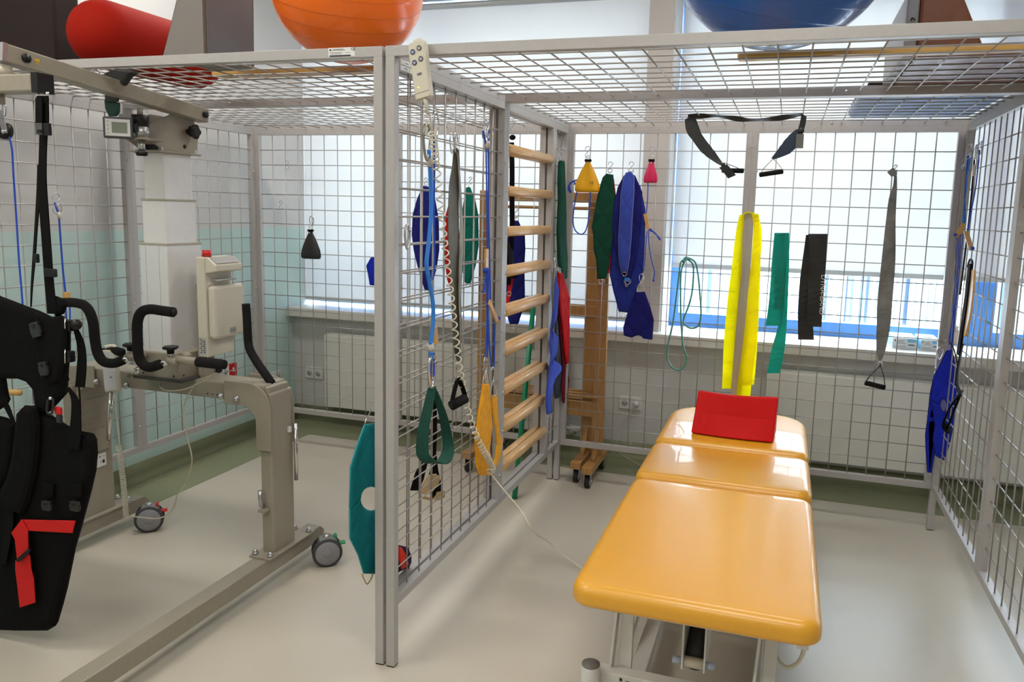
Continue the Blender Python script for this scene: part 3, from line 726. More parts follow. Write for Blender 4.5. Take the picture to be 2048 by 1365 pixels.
# ---- blue cord under the yellow bag
t = thing('rope_loop', 'blue cord loop with a knot hanging behind the yellow weight bag', 'rope', at(1165, 470, y=Y1))
rope(outline([(1154, 384), (1149, 410), (1146, 440), (1150, 460), (1162, 469), (1172, 460), (1178, 430), (1181, 385)], y=YM-.006), .0034, ROPEB, t)
rope(outline([(1154, 384), (1150, 366), (1144, 364), (1139, 372), (1142, 385), (1137, 378), (1141, 366), (1154, 360)], y=YM-.01), .0042, ROPEB, t, 'knot')
# ---- slings on the back mesh of the right cage
def sling(label, poly, y, m, t_=.012, group='therapy slings', x=None, rings=(), edge=None, nrm=None, hook=None, nm='body_sling', extra=None):
    P = outline(poly, y=y) if x is None else outline(poly, x=x)
    c = sum(P, Vector())/len(P); zb = min(p.z for p in P)
    t = thing(nm, label, 'sling', (c.x, c.y, zb), group)
    n_ = Vector((0, -1, 0)) if x is None else Vector((1, 0, 0)); wd = EX if x is None else EY
    b = pad(P, n_, t_, m, t, 'padded_sling')
    E_ = [p+n_*(t_*.0) for p in P]
    if edge: MB().tube(P, .0022, 6, True).build('binding', edge, b)
    for r_ in rings:
        (u, v, w_, h_, tri) = r_[:5]; p = at(u, v, y=y) if x is None else at(u, v, x=x)
        if h_ < 0: ring(p, w_/2, wd, parent=t)
        else: dring(p, w_, h_, wd, parent=t, tri=tri)
    if hook: s_hook(at(hook[0], hook[1], y=YM-.004) if x is None else at(hook[0], hook[1], x=x), hook[2], wd=wd, parent=t)
    return t
t = sling('dark green quilted sling folded over a red one, hanging left of the blue slings',
      [(1213, 348), (1226, 350), (1229, 390), (1229, 440), (1222, 500), (1216, 540), (1212, 557), (1195, 558), (1193, 520), (1188, 500), (1187, 470), (1184, 455), (1190, 420), (1197, 385), (1206, 355)], Y1-.006, GREENQ,
      rings=[(1220, 342, .022, -1, 0), (1203, 560, .034, .022, 0)], hook=(1221, 324, .055), edge=GREENQ)
pad(outline([(1216, 352), (1228, 358), (1233, 400), (1232, 480), (1224, 520), (1218, 548), (1204, 548), (1200, 500), (1198, 420)], y=Y1+.008), (0, -1, 0), .008, REDQ, t, 'red_lining')['label'] = 'red quilted layer behind the green one'
dring(at(1213, 549, y=Y1+.008), .03, .02, parent=t)
t = sling('navy blue quilted sling with a triangular buckle, the longest of the hanging slings',
      [(1243, 372), (1280, 372), (1290, 420), (1289, 480), (1287, 520), (1284, 553), (1270, 590), (1257, 625), (1238, 623), (1228, 585), (1220, 550), (1224, 500), (1226, 430), (1230, 395)], Y1+.004, BLUE2,
      rings=[(1246, 625, .045, .04, 1)], edge=NAVY)
t = sling('dark royal blue sling in the middle of the blue group on the back mesh',
      [(1258, 345), (1270, 352), (1284, 385), (1283, 420), (1280, 455), (1276, 495), (1268, 530), (1260, 555), (1250, 556), (1240, 530), (1228, 490), (1225, 450), (1228, 410), (1236, 375), (1248, 352)], Y1-.010, NAVY,
      rings=[(1256, 560, .034, .025, 0)], edge=NAVY)
MB().obox(at(1254, 559, y=Y1-.018), EX, EY, EZ, .014, .004, .009).build('bright_webbing', ROPEL, t); dring(at(1254, 563, y=Y1-.02), .034, .028, parent=t, tri=True)
t = sling('faded light blue quilted sling, narrow and foremost of the hanging blue slings',
      [(1252, 346), (1262, 343), (1268, 352), (1268, 385), (1265, 430), (1262, 480), (1259, 515), (1255, 543), (1243, 543), (1238, 520), (1237, 480), (1240, 430), (1242, 390), (1247, 358)], Y1-.028, BLUEQ,
      rings=[(1262, 342, .026, -1, 0), (1249, 545, .028, .02, 0)], hook=(1263, 324, .055), edge=mat('pale_binding', (120, 135, 200), .8))
t = sling('small indigo quilted flap with a notched lower edge hanging below the blue slings',
      [(1274, 584), (1289, 584), (1300, 615), (1307, 640), (1304, 680), (1287, 677), (1281, 671), (1275, 670), (1266, 674), (1262, 675), (1248, 671), (1247, 655), (1256, 625)], Y1-.012, NAVY,
      rings=[], edge=NAVY)
rope(outline([(1289, 583), (1284, 568), (1278, 568), (1274, 583), (1289, 583)], y=Y1-.012), .0018, CHROME, t, 'triangle_buckle')
carabiner(at(1283, 548, y=Y1-.012), .05, parent=t, r=.0022)
# blue cord with wooden toggle under the magenta bag
t = thing('toggle_rope', 'thin blue cord with a wooden toggle and knotted bow under the magenta bag', 'rope', at(1300, 560, y=Y1), 'toggle ropes')
rope(outline([(1296, 366), (1295, 400), (1292, 430), (1290, 430)], y=Y1), .0026, ROPEB, t)
rope(outline([(1294, 462), (1291, 500), (1289, 530), (1284, 552)], y=Y1), .0026, ROPEB, t)
rope(outline([(1297, 462), (1298, 490), (1303, 520), (1309, 545), (1307, 560)], y=Y1), .0026, ROPEB, t)
rope(outline([(1298, 458), (1310, 466), (1318, 478), (1321, 480), (1317, 474), (1306, 464), (1300, 462), (1303, 458), (1297, 461)], y=Y1-.006), .003, ROPEB, t, 'bow_knot')
MB().ball(at(1307, 561, y=Y1), .007, 10, 8).build('end_knot', ROPEB, t)
MB().bar(at(1290, 428, y=Y1), at(1297, 460, y=Y1), .02, .008, (0, 1, 0)).build('toggle', WOODT, t, bevel=.002)
# green latex tube bundle
t = thing('latex_tubing', 'green latex exercise tubing looped over the back mesh wire', 'tubing', at(1370, 740, y=Y1))
rope(outline([(1373, 518), (1362, 525), (1358, 550), (1352, 600), (1345, 650), (1336, 690), (1334, 715), (1342, 733), (1357, 741), (1369, 733), (1373, 715), (1366, 690), (1362, 640), (1361, 580), (1363, 540), (1373, 517)], y=Y1), .0046, GRNTUBE, t, 'tube')
rope(outline([(1373, 518), (1385, 528), (1387, 550), (1384, 585), (1378, 610), (1367, 640), (1370, 650), (1382, 657), (1396, 652), (1402, 630), (1400, 590), (1396, 550), (1390, 525), (1376, 516)], y=Y1-.006), .0046, GRNTUBE, t, 'tube')
MB().tube(smooth_path([at(1366, 524, y=Y1-.012), at(1372, 516, y=YM-.01), at(1378, 520, y=Y1-.012)], 5), .008, 8).build('top_bend', GRNTUBE, t)
# ---- stretch bands
def band(label, strips, m, nm='stretch_band', group='stretch bands'):
    """each strip: list of (u,v,half width px), depth y"""
    P0 = [at(u, v, y=s[1]) for s in strips for (u, v, h) in s[0]]
    c = sum(P0, Vector())/len(P0); t = thing(nm, label, 'exercise band', (c.x, c.y, min(p.z for p in P0)), group)
    for k, (pts, y, *rest) in enumerate(strips):
        mm = rest[0] if rest else m
        C_ = []; W_ = []
        raw = [(at(u, v, y=y), at(u+h, v, y=y)) for (u, v, h) in pts]
        cc_ = smooth_path([a for a, b in raw], 5); ee = smooth_path([b for a, b in raw], 5)
        ws = []
        for i, (a_, b_) in enumerate(zip(cc_, ee)):
            d_ = b_-a_; yo = .004*math.sin(i*.7+k); ws.append(Vector((d_.x, yo, d_.z)))
        MB().ribbon(cc_, ws, .0008).build('band_layer', mm, t)
    return t
YC = D-PW-.012
t = band('long yellow stretch band draped over a wire either side of the middle post',
     [([(1484, 430, 5), (1478, 470, 7), (1473, 540, 10), (1466, 600, 11), (1459, 680, 11), (1453, 778, 9)], YC-.002),
      ([(1510, 428, 6), (1516, 470, 8), (1510, 540, 9), (1506, 600, 11), (1500, 680, 13), (1490, 760, 14), (1486, 795, 14)], YC-.002),
      ([(1513, 430, 5), (1512, 520, 9), (1507, 620, 11), (1502, 700, 12), (1497, 770, 11)], YC+.004)], YELB)
MB().ribbon([at(u, v, y=YM-.012) for u, v in ((1482, 436), (1487, 427), (1497, 424), (1507, 426), (1514, 436))], Vector((0, .012, .004)), .001).build('fold', YELB, t)
band('teal green stretch band folded over a mesh wire right of the middle post',
     [([(1559, 466, 10), (1556, 520, 12), (1552, 600, 14), (1546, 652, 15)], YC-.004), ([(1572, 466, 6), (1572, 540, 6), (1566, 640, 8), (1556, 700, 13), (1547, 747, 13)], YC+.004), ([(1564, 467, 12), (1560, 540, 12), (1558, 620, 10)], YC)], TELB)
tb_ = band('black stretch band with white lettering folded over a mesh wire',
     [([(1636, 468, 19), (1634, 540, 17), (1631, 600, 16), (1628, 654, 15)], YC-.02), ([(1622, 470, 10), (1612, 560, 12), (1610, 620, 14), (1612, 680, 16)], YC+.004)], BLKB)
text_part('DYNA-BAND', .034, at(1645, 590, y=YC-.030), at(1644, 640, y=YC)-at(1649, 540, y=YC), (1, 0, .06), INKW, tb_)
# grey band with a black handle
def foam_handle(t, a, b, apex, r=.015, strap=STRAP, wst=.009, m=FOAM):
    a = Vector(a); b = Vector(b); apex = Vector(apex)
    h = MB().cyl(a, b, r, n=18).build('foam_grip', m, t)
    MB().cyl(a-(b-a).normalized()*.002, b+(b-a).normalized()*.002, r*.55, n=12).build('core_tube', BLK, h)
    dpt = (b-a).cross(apex-a).normalized()
    for e in (a, b):
        MB().ribbon(smooth_path([e, e.lerp(apex, .45)+(e-(a+b)/2)*.1, apex], 5), dpt*wst, .0012).build('handle_strap', strap, t)
YH = Y1-.02
t = band('grey stretch band twisted to a point with a black foam handle at the bottom', [([(1791, 352, 3), (1790, 372, 4), (1785, 400, 8), (1781, 450, 10), (1777, 520, 14), (1770, 600, 15), (1767, 650, 14), (1762, 700, 9), (1760, 722, 3)], YH)], GREYB)
band_t = t
MB().ball(at(1789, 349, y=YH), .011, 12, 8, (1.1, .8, .9)).build('top_knot', GREYB, t)
MB().ribbon([at(1789, 349, y=YH-.006), at(1780, 340, y=YH-.01)], at(1786, 338, y=YH)-at(1780, 343, y=YH), .001).build('band_end', GREYB, t)
MB().ball(at(1761, 727, y=YH), .010, 12, 8).build('bottom_knot', GREYB, t)
s_hook(at(1792, 330, y=YM-.004), .03, parent=t); ring(at(1761, 731, y=YH), .009, parent=t)
foam_handle(t, at(1730, 766, y=YH), at(1770, 776, y=YH), at(1761, 731, y=YH), .0125)
# black band with two handles slung from the roof grid
YR = at(1372, 232, z=H-.02).y
YR = min(YR, D-.08)
def P_(u, v, dy=0): return at(u, v, y=YR+dy)
t = thing('handled_band', 'black stretch band slung under the roof grid with a foam handle at each end', 'exercise band', P_(1488, 350))
def wv(u, v, du, dv, dy=0): return at(u+du, v+dv, y=YR)-at(u, v, y=YR)+Vector((0, dy, 0))
pp = [(1376, 233), (1410, 232), (1440, 233), (1470, 237), (1500, 240), (1540, 238), (1575, 234), (1607, 229)]
MB().ribbon(smooth_path([P_(u, v) for u, v in pp], 5), [wv(1376, 233, 0, q, .012) for q in [3+1.6*math.sin(i*.5) for i in range(36)]], .001).build('roof_span', BLKB, t)
MB().ribbon(smooth_path([P_(u, v) for u, v in ((1378, 234), (1387, 262), (1405, 290), (1425, 312), (1444, 330))], 5), [wv(1380, 240, q, -q*.7, .006) for q in [8, 9, 10, 11, 11, 11, 10, 9, 9, 9, 9, 9, 9, 8, 8, 7, 6, 5, 4, 3, 2]], .0012).build('left_fall', BLKB, t)
MB().ball(P_(1446, 330), .010, 12, 8).build('left_knot', BLKB, t)
MB().ribbon(smooth_path([P_(1446, 332, -.01), P_(1455, 342, -.012), P_(1464, 354, -.012)], 4), wv(0, 0, 4, -3), .001).build('band_tail', BLKB, t)
foam_handle(t, P_(1444, 341), P_(1487, 342), P_(1449, 326), .011)
MB().ribbon(smooth_path([P_(u, v) for u, v in ((1608, 230), (1606, 245), (1601, 262))], 4), wv(0, 0, 3, 2), .001).build('right_drop', BLKB, t)
MB().ball(P_(1602, 262), .014, 12, 8, (1, .8, 1.1)).build('right_knot', BLKB, t)
MB().box(P_(1593, 268, -.012), P_(1606, 297, .004)).build('band_tail', mat('grey_tail', (104, 104, 98), .6), t)
MB().ribbon(smooth_path([P_(u, v) for u, v in ((1600, 262), (1588, 278), (1570, 300), (1545, 318))], 5), [wv(0, 0, q, q*.8) for q in [3, 4, 4.5, 5, 5.5, 6, 6, 6.5, 6.5, 6, 6, 5, 4, 3, 2, 1.5]], .0012).build('right_fall', mat('blue_black_band', (44, 56, 74), .5), t)
foam_handle(t, P_(1519, 350), P_(1566, 343), P_(1546, 318), .011, mat('camouflage_webbing', (150, 142, 116), .8, var=.5, vs=60))
# ---- gear on the right wall near the back corner
XH = WR-PW-.03
def Q(u, v, dx=0): return at(u, v, x=XH+dx)
def Bp(u, v, dy=0): return at(u, v, y=D-PW-.075+dy)
t = thing('rope_set', 'bundle of blue cords with wooden toggle hanging in the right rear corner', 'rope', Bp(1890, 690), 'corner ropes')
for k, (u0, u1) in enumerate(((1938, 1924), (1941, 1927), (1936, 1930))):
    rope([Bp(u0, 312), Bp(1932-k, 380), Bp(u1, 450)], .0032, ROPEL if k < 2 else ROPEB, t)
for k, (u0, u1, v1) in enumerate(((1914, 1900, 690), (1918, 1903, 700), (1926, 1898, 680), (1921, 1906, 692))):
    rope([Bp(u0, 468), Bp((u0+u1)/2+2, 580), Bp(u1-1, v1)], .0027, ROPEB, t)
MB().bar(Bp(1929, 447, -.01), Bp(1912, 474, -.01), .02, .009, (0, 1, 0)).build('toggle', WOODT, t, bevel=.002)
MB().ball(Bp(1911, 470, -.016), .008, 10, 8).build('knot', ROPEB, t)
s_hook(Bp(1941, 288), .05, parent=t); s_hook(Bp(1937, 300, -.01), .04, parent=t)
t = thing('rope_set', 'pair of thin grey cords ending in knots above the blue double sling', 'rope', Bp(1880, 740), 'corner ropes')
for (u0, u1, u2) in ((1930, 1908, 1878), (1928, 1912, 1882), (1932, 1916, 1892), (1934, 1920, 1896)):
    rope([Bp(u0, 335), Bp(u1, 520), Bp(u2, 682)], .0026, ROPEG, t)
for (u, v) in ((1880, 682), (1889, 683), (1887, 693)): MB().ball(Bp(u, v), .011, 10, 8).build('knot', ROPEG, t)
carabiner(Bp(1881, 695), .06, parent=t, r=.003); s_hook(Bp(1930, 318), .045, parent=t)
t = thing('rope_set', 'black cord and thin blue cord with lower wooden toggle on the right cage wall', 'rope', Q(1930, 600), 'corner ropes')
rope([Q(1949, 315), Q(1944, 380), Q(1937, 450), Q(1926, 540), Q(1920, 590)], .004, ROPEK, t)
MB().cyl(Q(1948, 330), Q(1947, 352), .0055).build('sleeve', SLEEVE, t)
rope([Q(1959, 300), Q(1952, 370), Q(1943, 420), Q(1936, 462)], .0026, ROPEB, t)
MB().cyl(Q(1957, 318), Q(1955, 334), .005).build('sleeve', SLEEVE, t)
MB().bar(Q(1932, 464, -.01), Q(1943, 500, -.01), .009, .02, (1, 0, 0)).build('toggle', WOODT, t, bevel=.002)
MB().ball(Q(1945, 497, -.012), .008, 10, 8).build('knot', ROPEB, t)
for (u, v) in ((1943, 288), (1958, 284), (1964, 282)): s_hook(Q(u, v, .01), .055, wd=EY, parent=t)
carabiner(Q(1953, 290), .06, wd=EY, parent=t)
t = thing('foot_board', 'long curved wood and felt splint board hanging in the right rear corner', 'splint', Q(1920, 700, -.02))
bp = smooth_path([Q(1946, 540, -.03), Q(1944, 580, -.03), Q(1938, 630, -.03), Q(1928, 672, -.03)], 5)
MB().ribbon(bp, Vector((0, .03, 0)), .004).build('wooden_layer', WOODT, t)
bp2 = smooth_path([Q(1938, 536, -.03), Q(1935, 590, -.03), Q(1927, 640, -.03), Q(1918, 690, -.03)], 5)
MB().ribbon(bp2, Vector((0, .03, 0)), .005).build('felt_layer', mat('white_felt', (214, 214, 206), .9), t)
bp3 = smooth_path([Q(1941, 528, -.035), Q(1934, 590, -.036), Q(1926, 650, -.036), Q(1917, 710, -.036)], 5)
MB().ribbon(bp3, Vector((0, .022, 0)), .004).build('black_edge', STRAP, t)
MB().ribbon(smooth_path([Q(1943, 545, -.03), Q(1945, 525, -.03), Q(1941, 518, -.03), Q(1936, 530, -.03), Q(1930, 560, -.03)], 4), Vector((0, .012, 0)), .001).build('hanging_loop', STRAP, t)
t = thing('foot_strap', 'black webbing foot strap hanging over the blue double sling', 'strap', Q(1900, 800, -.04))
MB().ribbon(smooth_path([Q(1925, 690, -.04), Q(1916, 735, -.04), Q(1914, 770, -.045), Q(1920, 790, -.05), Q(1912, 815, -.05)], 5), Vector((.010, .034, 0)), .002).build('strap', STRAP, t)
MB().ribbon(smooth_path([Q(1924, 785, -.05), Q(1916, 800, -.055), Q(1905, 830, -.06), Q(1896, 855, -.06)], 5), Vector((.012, .045, 0)), .0035).build('foot_loop', STRAP, t)
MB().ribbon(smooth_path([Q(1918, 790, -.06), Q(1900, 815, -.08), Q(1888, 845, -.08), Q(1893, 858, -.07), Q(1902, 862, -.06)], 5), Vector((.012, .045, 0)), .0035).build('foot_loop', STRAP, t)
MB().ribbon(smooth_path([Q(1898, 682, -.04), Q(1908, 700, -.04), Q(1916, 735, -.04)], 4), Vector((.0, .01, 0)), .0015).build('strap_end', STRAP, t)
carabiner(Q(1914, 655, -.03), .07, EY, parent=t, r=.004, m=SLEEVE)
sling('royal blue quilted sling, wider front one of the pair in right rear corner',
      keyhole([(1905, 700), (1912, 740), (1915, 780), (1913, 815), (1905, 860), (1900, 885), (1888, 921), (1872, 912), (1866, 880), (1870, 850), (1862, 800), (1868, 752), (1880, 730), (1893, 702)], ell(1887, 811, 7, 13, 12, 180, -1)), D-PW-.07, ROYAL,
      rings=[(1881, 920, .04, .03, 1)], edge=NAVY, group='corner slings')
sling('royal blue quilted sling, narrow rear one of the pair in right rear corner',
      keyhole([(1875, 740), (1888, 742), (1880, 800), (1878, 850), (1870, 900), (1862, 946), (1855, 945), (1852, 900), (1851, 870), (1855, 840), (1860, 790), (1866, 760)], ell(1863, 838, 4, 12, 12, 0, -1)), D-PW-.045, ROYAL,
      rings=[(1858, 946, .014, .03, 1), (1874, 740, .02, -1, 0)], edge=NAVY, group='corner slings')
# ---- kit hanging on the divider, facing the right cage
def V(u, v, dx=0): return at(u, v, x=XD+dx)
t = thing('sling_rope', 'thick light blue rope with snap hooks carrying the dark green loop on the divider', 'rope', V(866, 860), 'divider ropes')
carabiner(V(854, 248), .115, EY, .0045, t, m=mat('dull_steel', (170, 166, 152), .35, .8))
rope([V(858, 300), V(858, 318)], .007, ROPEL, t); MB().cyl(V(859, 316), V(860, 334), .010).build('sleeve', SLEEVE, t)
rope([V(860, 334), V(862, 380), V(862, 430), V(857, 490), V(853, 530), V(860, 570), V(866, 610), V(866, 650), V(861, 690)], .0075, ROPEL, t, 'fleecy_rope')
rope([V(868, 262, -.01), V(869, 330, -.01), V(868, 420, -.01), V(869, 520, -.01), V(866, 560, -.01)], .0032, ROPEB, t)
carabiner(V(872, 224, -.005), .09, EY, .003, t)
MB().bar(V(869, 655, -.005), V(872, 690, -.005), .008, .03, (0, 1, 0)).build('toggle', WOODT, t, bevel=.002)
MB().cyl(V(861, 688), V(864, 704), .011).build('sleeve', SLEEVE, t); rope([V(862, 704), V(863, 718)], .008, ROPEL, t)
rope([V(862, 712), V(862, 760)], .0032, ROPEB, t); rope([V(868, 690), V(868, 760)], .0032, ROPEB, t)
carabiner(V(864, 712), .112, EY, .0055, t)
t = thing('ankle_sling', 'dark green cloth loop sling hanging from the blue rope on the divider', 'sling', V(868, 928), 'loop slings')
dring(V(864, 768), .02, -.02, EY, parent=t)
lp = smooth_path([V(864, 775, .0), V(856, 815, .0), V(847, 860, .0), V(845, 905, .0), V(855, 921, .01), V(868, 926, .012), V(885, 925, .012), V(896, 905, .01), V(895, 880, .0), V(888, 840, 0), V(876, 800, 0), V(867, 775, 0)], 5)
n_ = len(lp)
MB().ribbon(lp, [Vector((.022*math.sin(math.pi*i/n_)*.6+.006, .018-.010*(i/n_), 0)) if i < n_*.45 else Vector((.020*math.sin(math.pi*i/n_)+.004, .004, 0)) for i in range(n_)], .0022).build('cloth_loop', DKGRN, t)
t = thing('stretch_band', 'dark olive grey stretch band folded lengthwise with black handle on the divider', 'exercise band', V(910, 810), 'divider bands')
carabiner(V(904, 266), .068, EY, .0028, t); carabiner(V(912, 266), .068, EY, .0028, t)
OLV = mat('olive_grey_band', (96, 94, 84), .5, var=.3, vs=14, bump=.2, bs=30); OLV2 = mat('grey_band_inner', (140, 138, 128), .55, var=.3, vs=14)
gp = [(912, 300, 2), (912, 330, 4), (908, 370, 6), (907, 430, 7), (908, 500, 7), (911, 570, 6), (914, 640, 6), (914, 690, 4), (917, 718, 2)]
cc_ = smooth_path([V(u, v) for u, v, h in gp], 5); ws = smooth_path([V(u+h, v)-V(u, v) for u, v, h in gp], 5)
MB().ribbon(cc_, [x+Vector((.006, 0, 0)) for x in ws], .0015).build('band_layer', OLV, t)
gp = [(914, 306, 2), (918, 340, 4), (921, 400, 5), (923, 470, 6), (921, 540, 6), (920, 600, 5), (921, 660, 4), (918, 715, 2)]
cc_ = smooth_path([V(u, v, .006) for u, v, h in gp], 5); ws = smooth_path([V(u+h, v)-V(u, v) for u, v, h in gp], 5)
MB().ribbon(cc_, [x-Vector((.006, 0, 0)) for x in ws], .0015).build('band_layer', OLV2, t)
MB().ball(V(912, 300), .009, 10, 8).build('knot', OLV, t); MB().ball(V(917, 719), .009, 10, 8).build('knot', OLV, t)
carabiner(V(915, 722), .075, EY, .0026, t)
foam_handle(t, V(903, 812), V(931, 797, .03), V(916, 756), .0185, STRAP, .014)
t = thing('sling_rope', 'pair of blue cords with two wooden toggles carrying the gold sling on the divider', 'rope', V(978, 770), 'divider ropes')
for (u, v, dx) in ((972, 240, 0), (976, 242, .01), (968, 243, -.01)): s_hook(V(u, v, dx), .065, wd=EY, parent=t)
carabiner(V(973, 262), .06, EY, .0025, t)
rope([V(966, 262), V(970, 280), V(973, 296)], .004, ROPEB, t); rope([V(979, 262), V(976, 280), V(974, 296)], .004, ROPEB, t)
for u in (972, 976): MB().cyl(V(u, 282), V(u+.5, 297), .0075).build('sleeve', SLEEVE, t)
rope([V(972, 297), V(973, 350), V(974, 430), V(975, 502)], .0034, ROPEB, t)
rope([V(976, 297), V(977, 350), V(977, 430), V(979, 520), V(981, 603)], .0034, ROPEB, t)
MB().bar(V(973, 498), V(973, 536), .008, .032, (0, 1, 0)).build('toggle', WOODT, t, bevel=.002)
MB().ball(V(972, 541), .013, 12, 8).build('knot', ROPEB, t)
rope([V(972, 545), V(970, 570), V(968, 583), V(964, 583)], .004, ROPEB, t)
rope([V(974, 545), V(974, 620), V(973, 680), V(970, 716)], .0034, ROPEB, t); rope([V(977, 545), V(976, 620), V(976, 680), V(974, 716)], .0034, ROPEB, t)
MB().bar(V(978, 604, .008), V(995, 644, .008), .008, .024, (0, 1, 0)).build('toggle', WOODT, t, bevel=.002)
MB().ball(V(997, 637, .005), .009, 10, 8).build('knot', ROPEB, t)
rope([V(977, 640), V(979, 690), V(983, 734)], .0032, ROPEB, t); rope([V(990, 645), V(989, 690), V(988, 735)], .0032, ROPEB, t)
carabiner(V(971, 714), .075, EY, .0026, t); carabiner(V(986, 734), .07, EY, .0026, t)
t = thing('ankle_sling', 'gold yellow cloth loop sling, wide and creased, hanging beside the ladder', 'sling', V(975, 952), 'loop slings')
dring(V(971, 766), .022, -.03, EY, parent=t, tri=True)
rope(outline([(966, 768), (976, 768), (973, 750), (969, 750)], x=XD), .002, SLEEVE, t, 'triangle_buckle', closed=True)
rope(outline([(982, 790), (993, 788), (986, 765), (984, 765)], x=XD), .002, SLEEVE, t, 'triangle_buckle', closed=True)
pd = [(966, 768), (977, 768), (980, 800), (984, 855), (978, 900), (986, 935), (982, 952), (958, 951), (952, 930), (950, 880), (956, 830), (962, 795)]
pad(outline(pd, x=XD+.004), EX, .012, GOLD, t, 'near_half')
pd = [(982, 790), (993, 792), (996, 830), (998, 862), (1004, 885), (1000, 915), (990, 940), (982, 952), (984, 938), (990, 915), (994, 890), (990, 855), (984, 820)]
pad(outline(pd, x=XD-.006), EX, .009, GOLD, t, 'far_half')
o = carabiner(V(815, 450), .075, EY, .0042, m=STEEL); o.name = 'carabiner'; tag(o, 'empty steel snap hook clipped to the divider mesh near the front posts', 'carabiner')
# slings edge-on at the narrow strip behind the ladder
def Vn(u, v, dx=0): return at(u, v, x=.05+dx)
sling('bottle green quilted sling seen edge-on, hanging on the strip behind the ladder', [(1119, 322), (1127, 322), (1130, 400), (1131, 480), (1133, 520), (1132, 558), (1123, 558), (1117, 520), (1115, 460), (1118, 400), (1117, 360)], 0, GREENQ, .02, 'strip slings', x=.055, rings=[(1129, 558, .02, .02, 0)], hook=(1121, 296, .06), edge=GREENQ)
tt = sling('bright red quilted sling with a maroon lining behind the ladder', [(1116, 545), (1124, 545), (1131, 570), (1138, 595), (1138, 640), (1138, 690), (1136, 727), (1132, 728), (1128, 700), (1124, 650), (1118, 600)], 0, REDQ, .014, 'strip slings', x=.06, rings=[(1135, 728, .015, .012, 0)], edge=REDQ)
pad(outline([(1118, 556), (1124, 600), (1127, 660), (1132, 720), (1138, 760), (1135, 790), (1131, 808), (1125, 806), (1122, 780), (1126, 740), (1123, 700), (1118, 640), (1114, 590)], x=.05), EX, .008, MAROON, tt, 'maroon_layer')
dring(at(1130, 808, x=.05), .015, .016, EY, parent=tt)
for k, (u, v) in enumerate(((1113, 538), (1117, 540), (1120, 542))): ring(at(u, v, x=.05+k*.008), .014, EY, parent=tt)
carabiner(at(1110, 515, x=.05), .06, EY, parent=tt)
tt = sling('medium blue quilted sling twisted below the ladder side post, black lining behind', [(1112, 553), (1117, 580), (1114, 630), (1104, 660), (1116, 675), (1113, 705), (1104, 722), (1108, 722), (1122, 732), (1122, 742), (1109, 760), (1105, 775), (1102, 800), (1103, 826), (1094, 830), (1092, 800), (1096, 760), (1100, 735), (1102, 712), (1099, 690), (1102, 660), (1108, 610), (1110, 570)], 0, BLUEQ, .012, 'strip slings', x=.066, edge=BLUEQ)
rope(outline([(1093, 830), (1104, 828), (1100, 842)], x=.066), .0018, CHROME, tt, 'triangle_buckle', closed=True)
pad(outline([(1112, 560), (1122, 620), (1124, 680), (1124, 740), (1121, 770), (1118, 796), (1110, 798), (1108, 770), (1110, 720), (1110, 650), (1108, 600)], x=.04), EX, .008, mat('blackish_lining', (20, 22, 40), .85), tt, 'dark_lining')
# ---- left cage: kit on its back mesh
YL = Y1
sling('navy quilted sling on the left cage back mesh seen through the divider', [(846, 372), (858, 374), (870, 400), (877, 440), (878, 500), (872, 540), (866, 560), (862, 582), (850, 580), (843, 560), (835, 530), (828, 500), (824, 470), (826, 430), (834, 400)], YL, NAVY, .012, 'left cage slings', rings=[(850, 562, .03, .02, 0), (854, 580, .03, .022, 0)], hook=(852, 356, .045), edge=NAVY)
sling('scarlet quilted sling on the left cage back mesh between navy and teal ones', [(899, 405), (905, 408), (915, 440), (920, 480), (920, 540), (912, 580), (904, 582), (895, 560), (890, 520), (889, 470), (892, 430)], YL, REDQ, .012, 'left cage slings', edge=REDQ)
sling('teal green quilted sling on the left cage back mesh beside the wooden stand', [(933, 375), (940, 375), (950, 400), (956, 430), (957, 490), (951, 530), (944, 555), (940, 570), (930, 565), (925, 540), (926, 480), (925, 420)], YL, TEALG, .012, 'left cage slings', rings=[(934, 372, .02, -1, 0), (936, 568, .03, .02, 0)], hook=(941, 354, .04), edge=TEALG)
sling('small royal blue sling half hidden behind the front posts of the cages', [(762, 514), (766, 530), (767, 545), (763, 562), (758, 572), (740, 570), (736, 545), (733, 532), (742, 516)], YL, ROYAL, .012, 'left cage slings', edge=NAVY)
tt = sling('navy quilted sling behind the upper ladder rungs, tapering to a ring', [(1027, 441), (1036, 442), (1049, 470), (1050, 500), (1048, 530), (1049, 580), (1049, 600), (1042, 630), (1036, 648), (1020, 648), (1014, 630), (1008, 600), (1012, 540), (1014, 480)], YL, NAVY, .012, 'left cage slings', rings=[(1029, 435, .02, -1, 0), (1028, 650, .04, .02, 0)], hook=(1032, 414, .06), edge=NAVY)
t = thing('strap', 'long black webbing strap with red tabs hanging behind the ladder rungs', 'strap', at(1016, 600, y=Y1-.05))
yy = Y1-.10
MB().ball(at(1025, 275, y=yy), .018, 10, 8, (1, .6, .8)).build('knot', STRAP, t); s_hook(at(1026, 240, y=yy), .07, parent=t)
MB().ribbon(smooth_path(outline([(1023, 285), (1024, 330), (1024, 400), (1024, 460), (1020, 520), (1016, 570)], y=yy), 4), Vector((.014, 0, 0)), .002).build('webbing', STRAP, t)
MB().ribbon(smooth_path(outline([(1022, 515), (1022, 560), (1018, 590), (1014, 606)], y=yy+.01), 4), Vector((.011, 0, 0)), .003).build('red_tab', REDWEB, t)
MB().cyl(at(1012, 554, y=yy), at(1034, 552, y=yy), .013).build('side_grip', FOAM, t); ring(at(1018, 588, y=yy), .012, parent=t)
MB().ribbon(smooth_path(outline([(1014, 485), (1022, 510), (1020, 550)], y=yy-.01), 4), Vector((.012, 0, .004)), .004).build('buckle_pad', BLK, t)
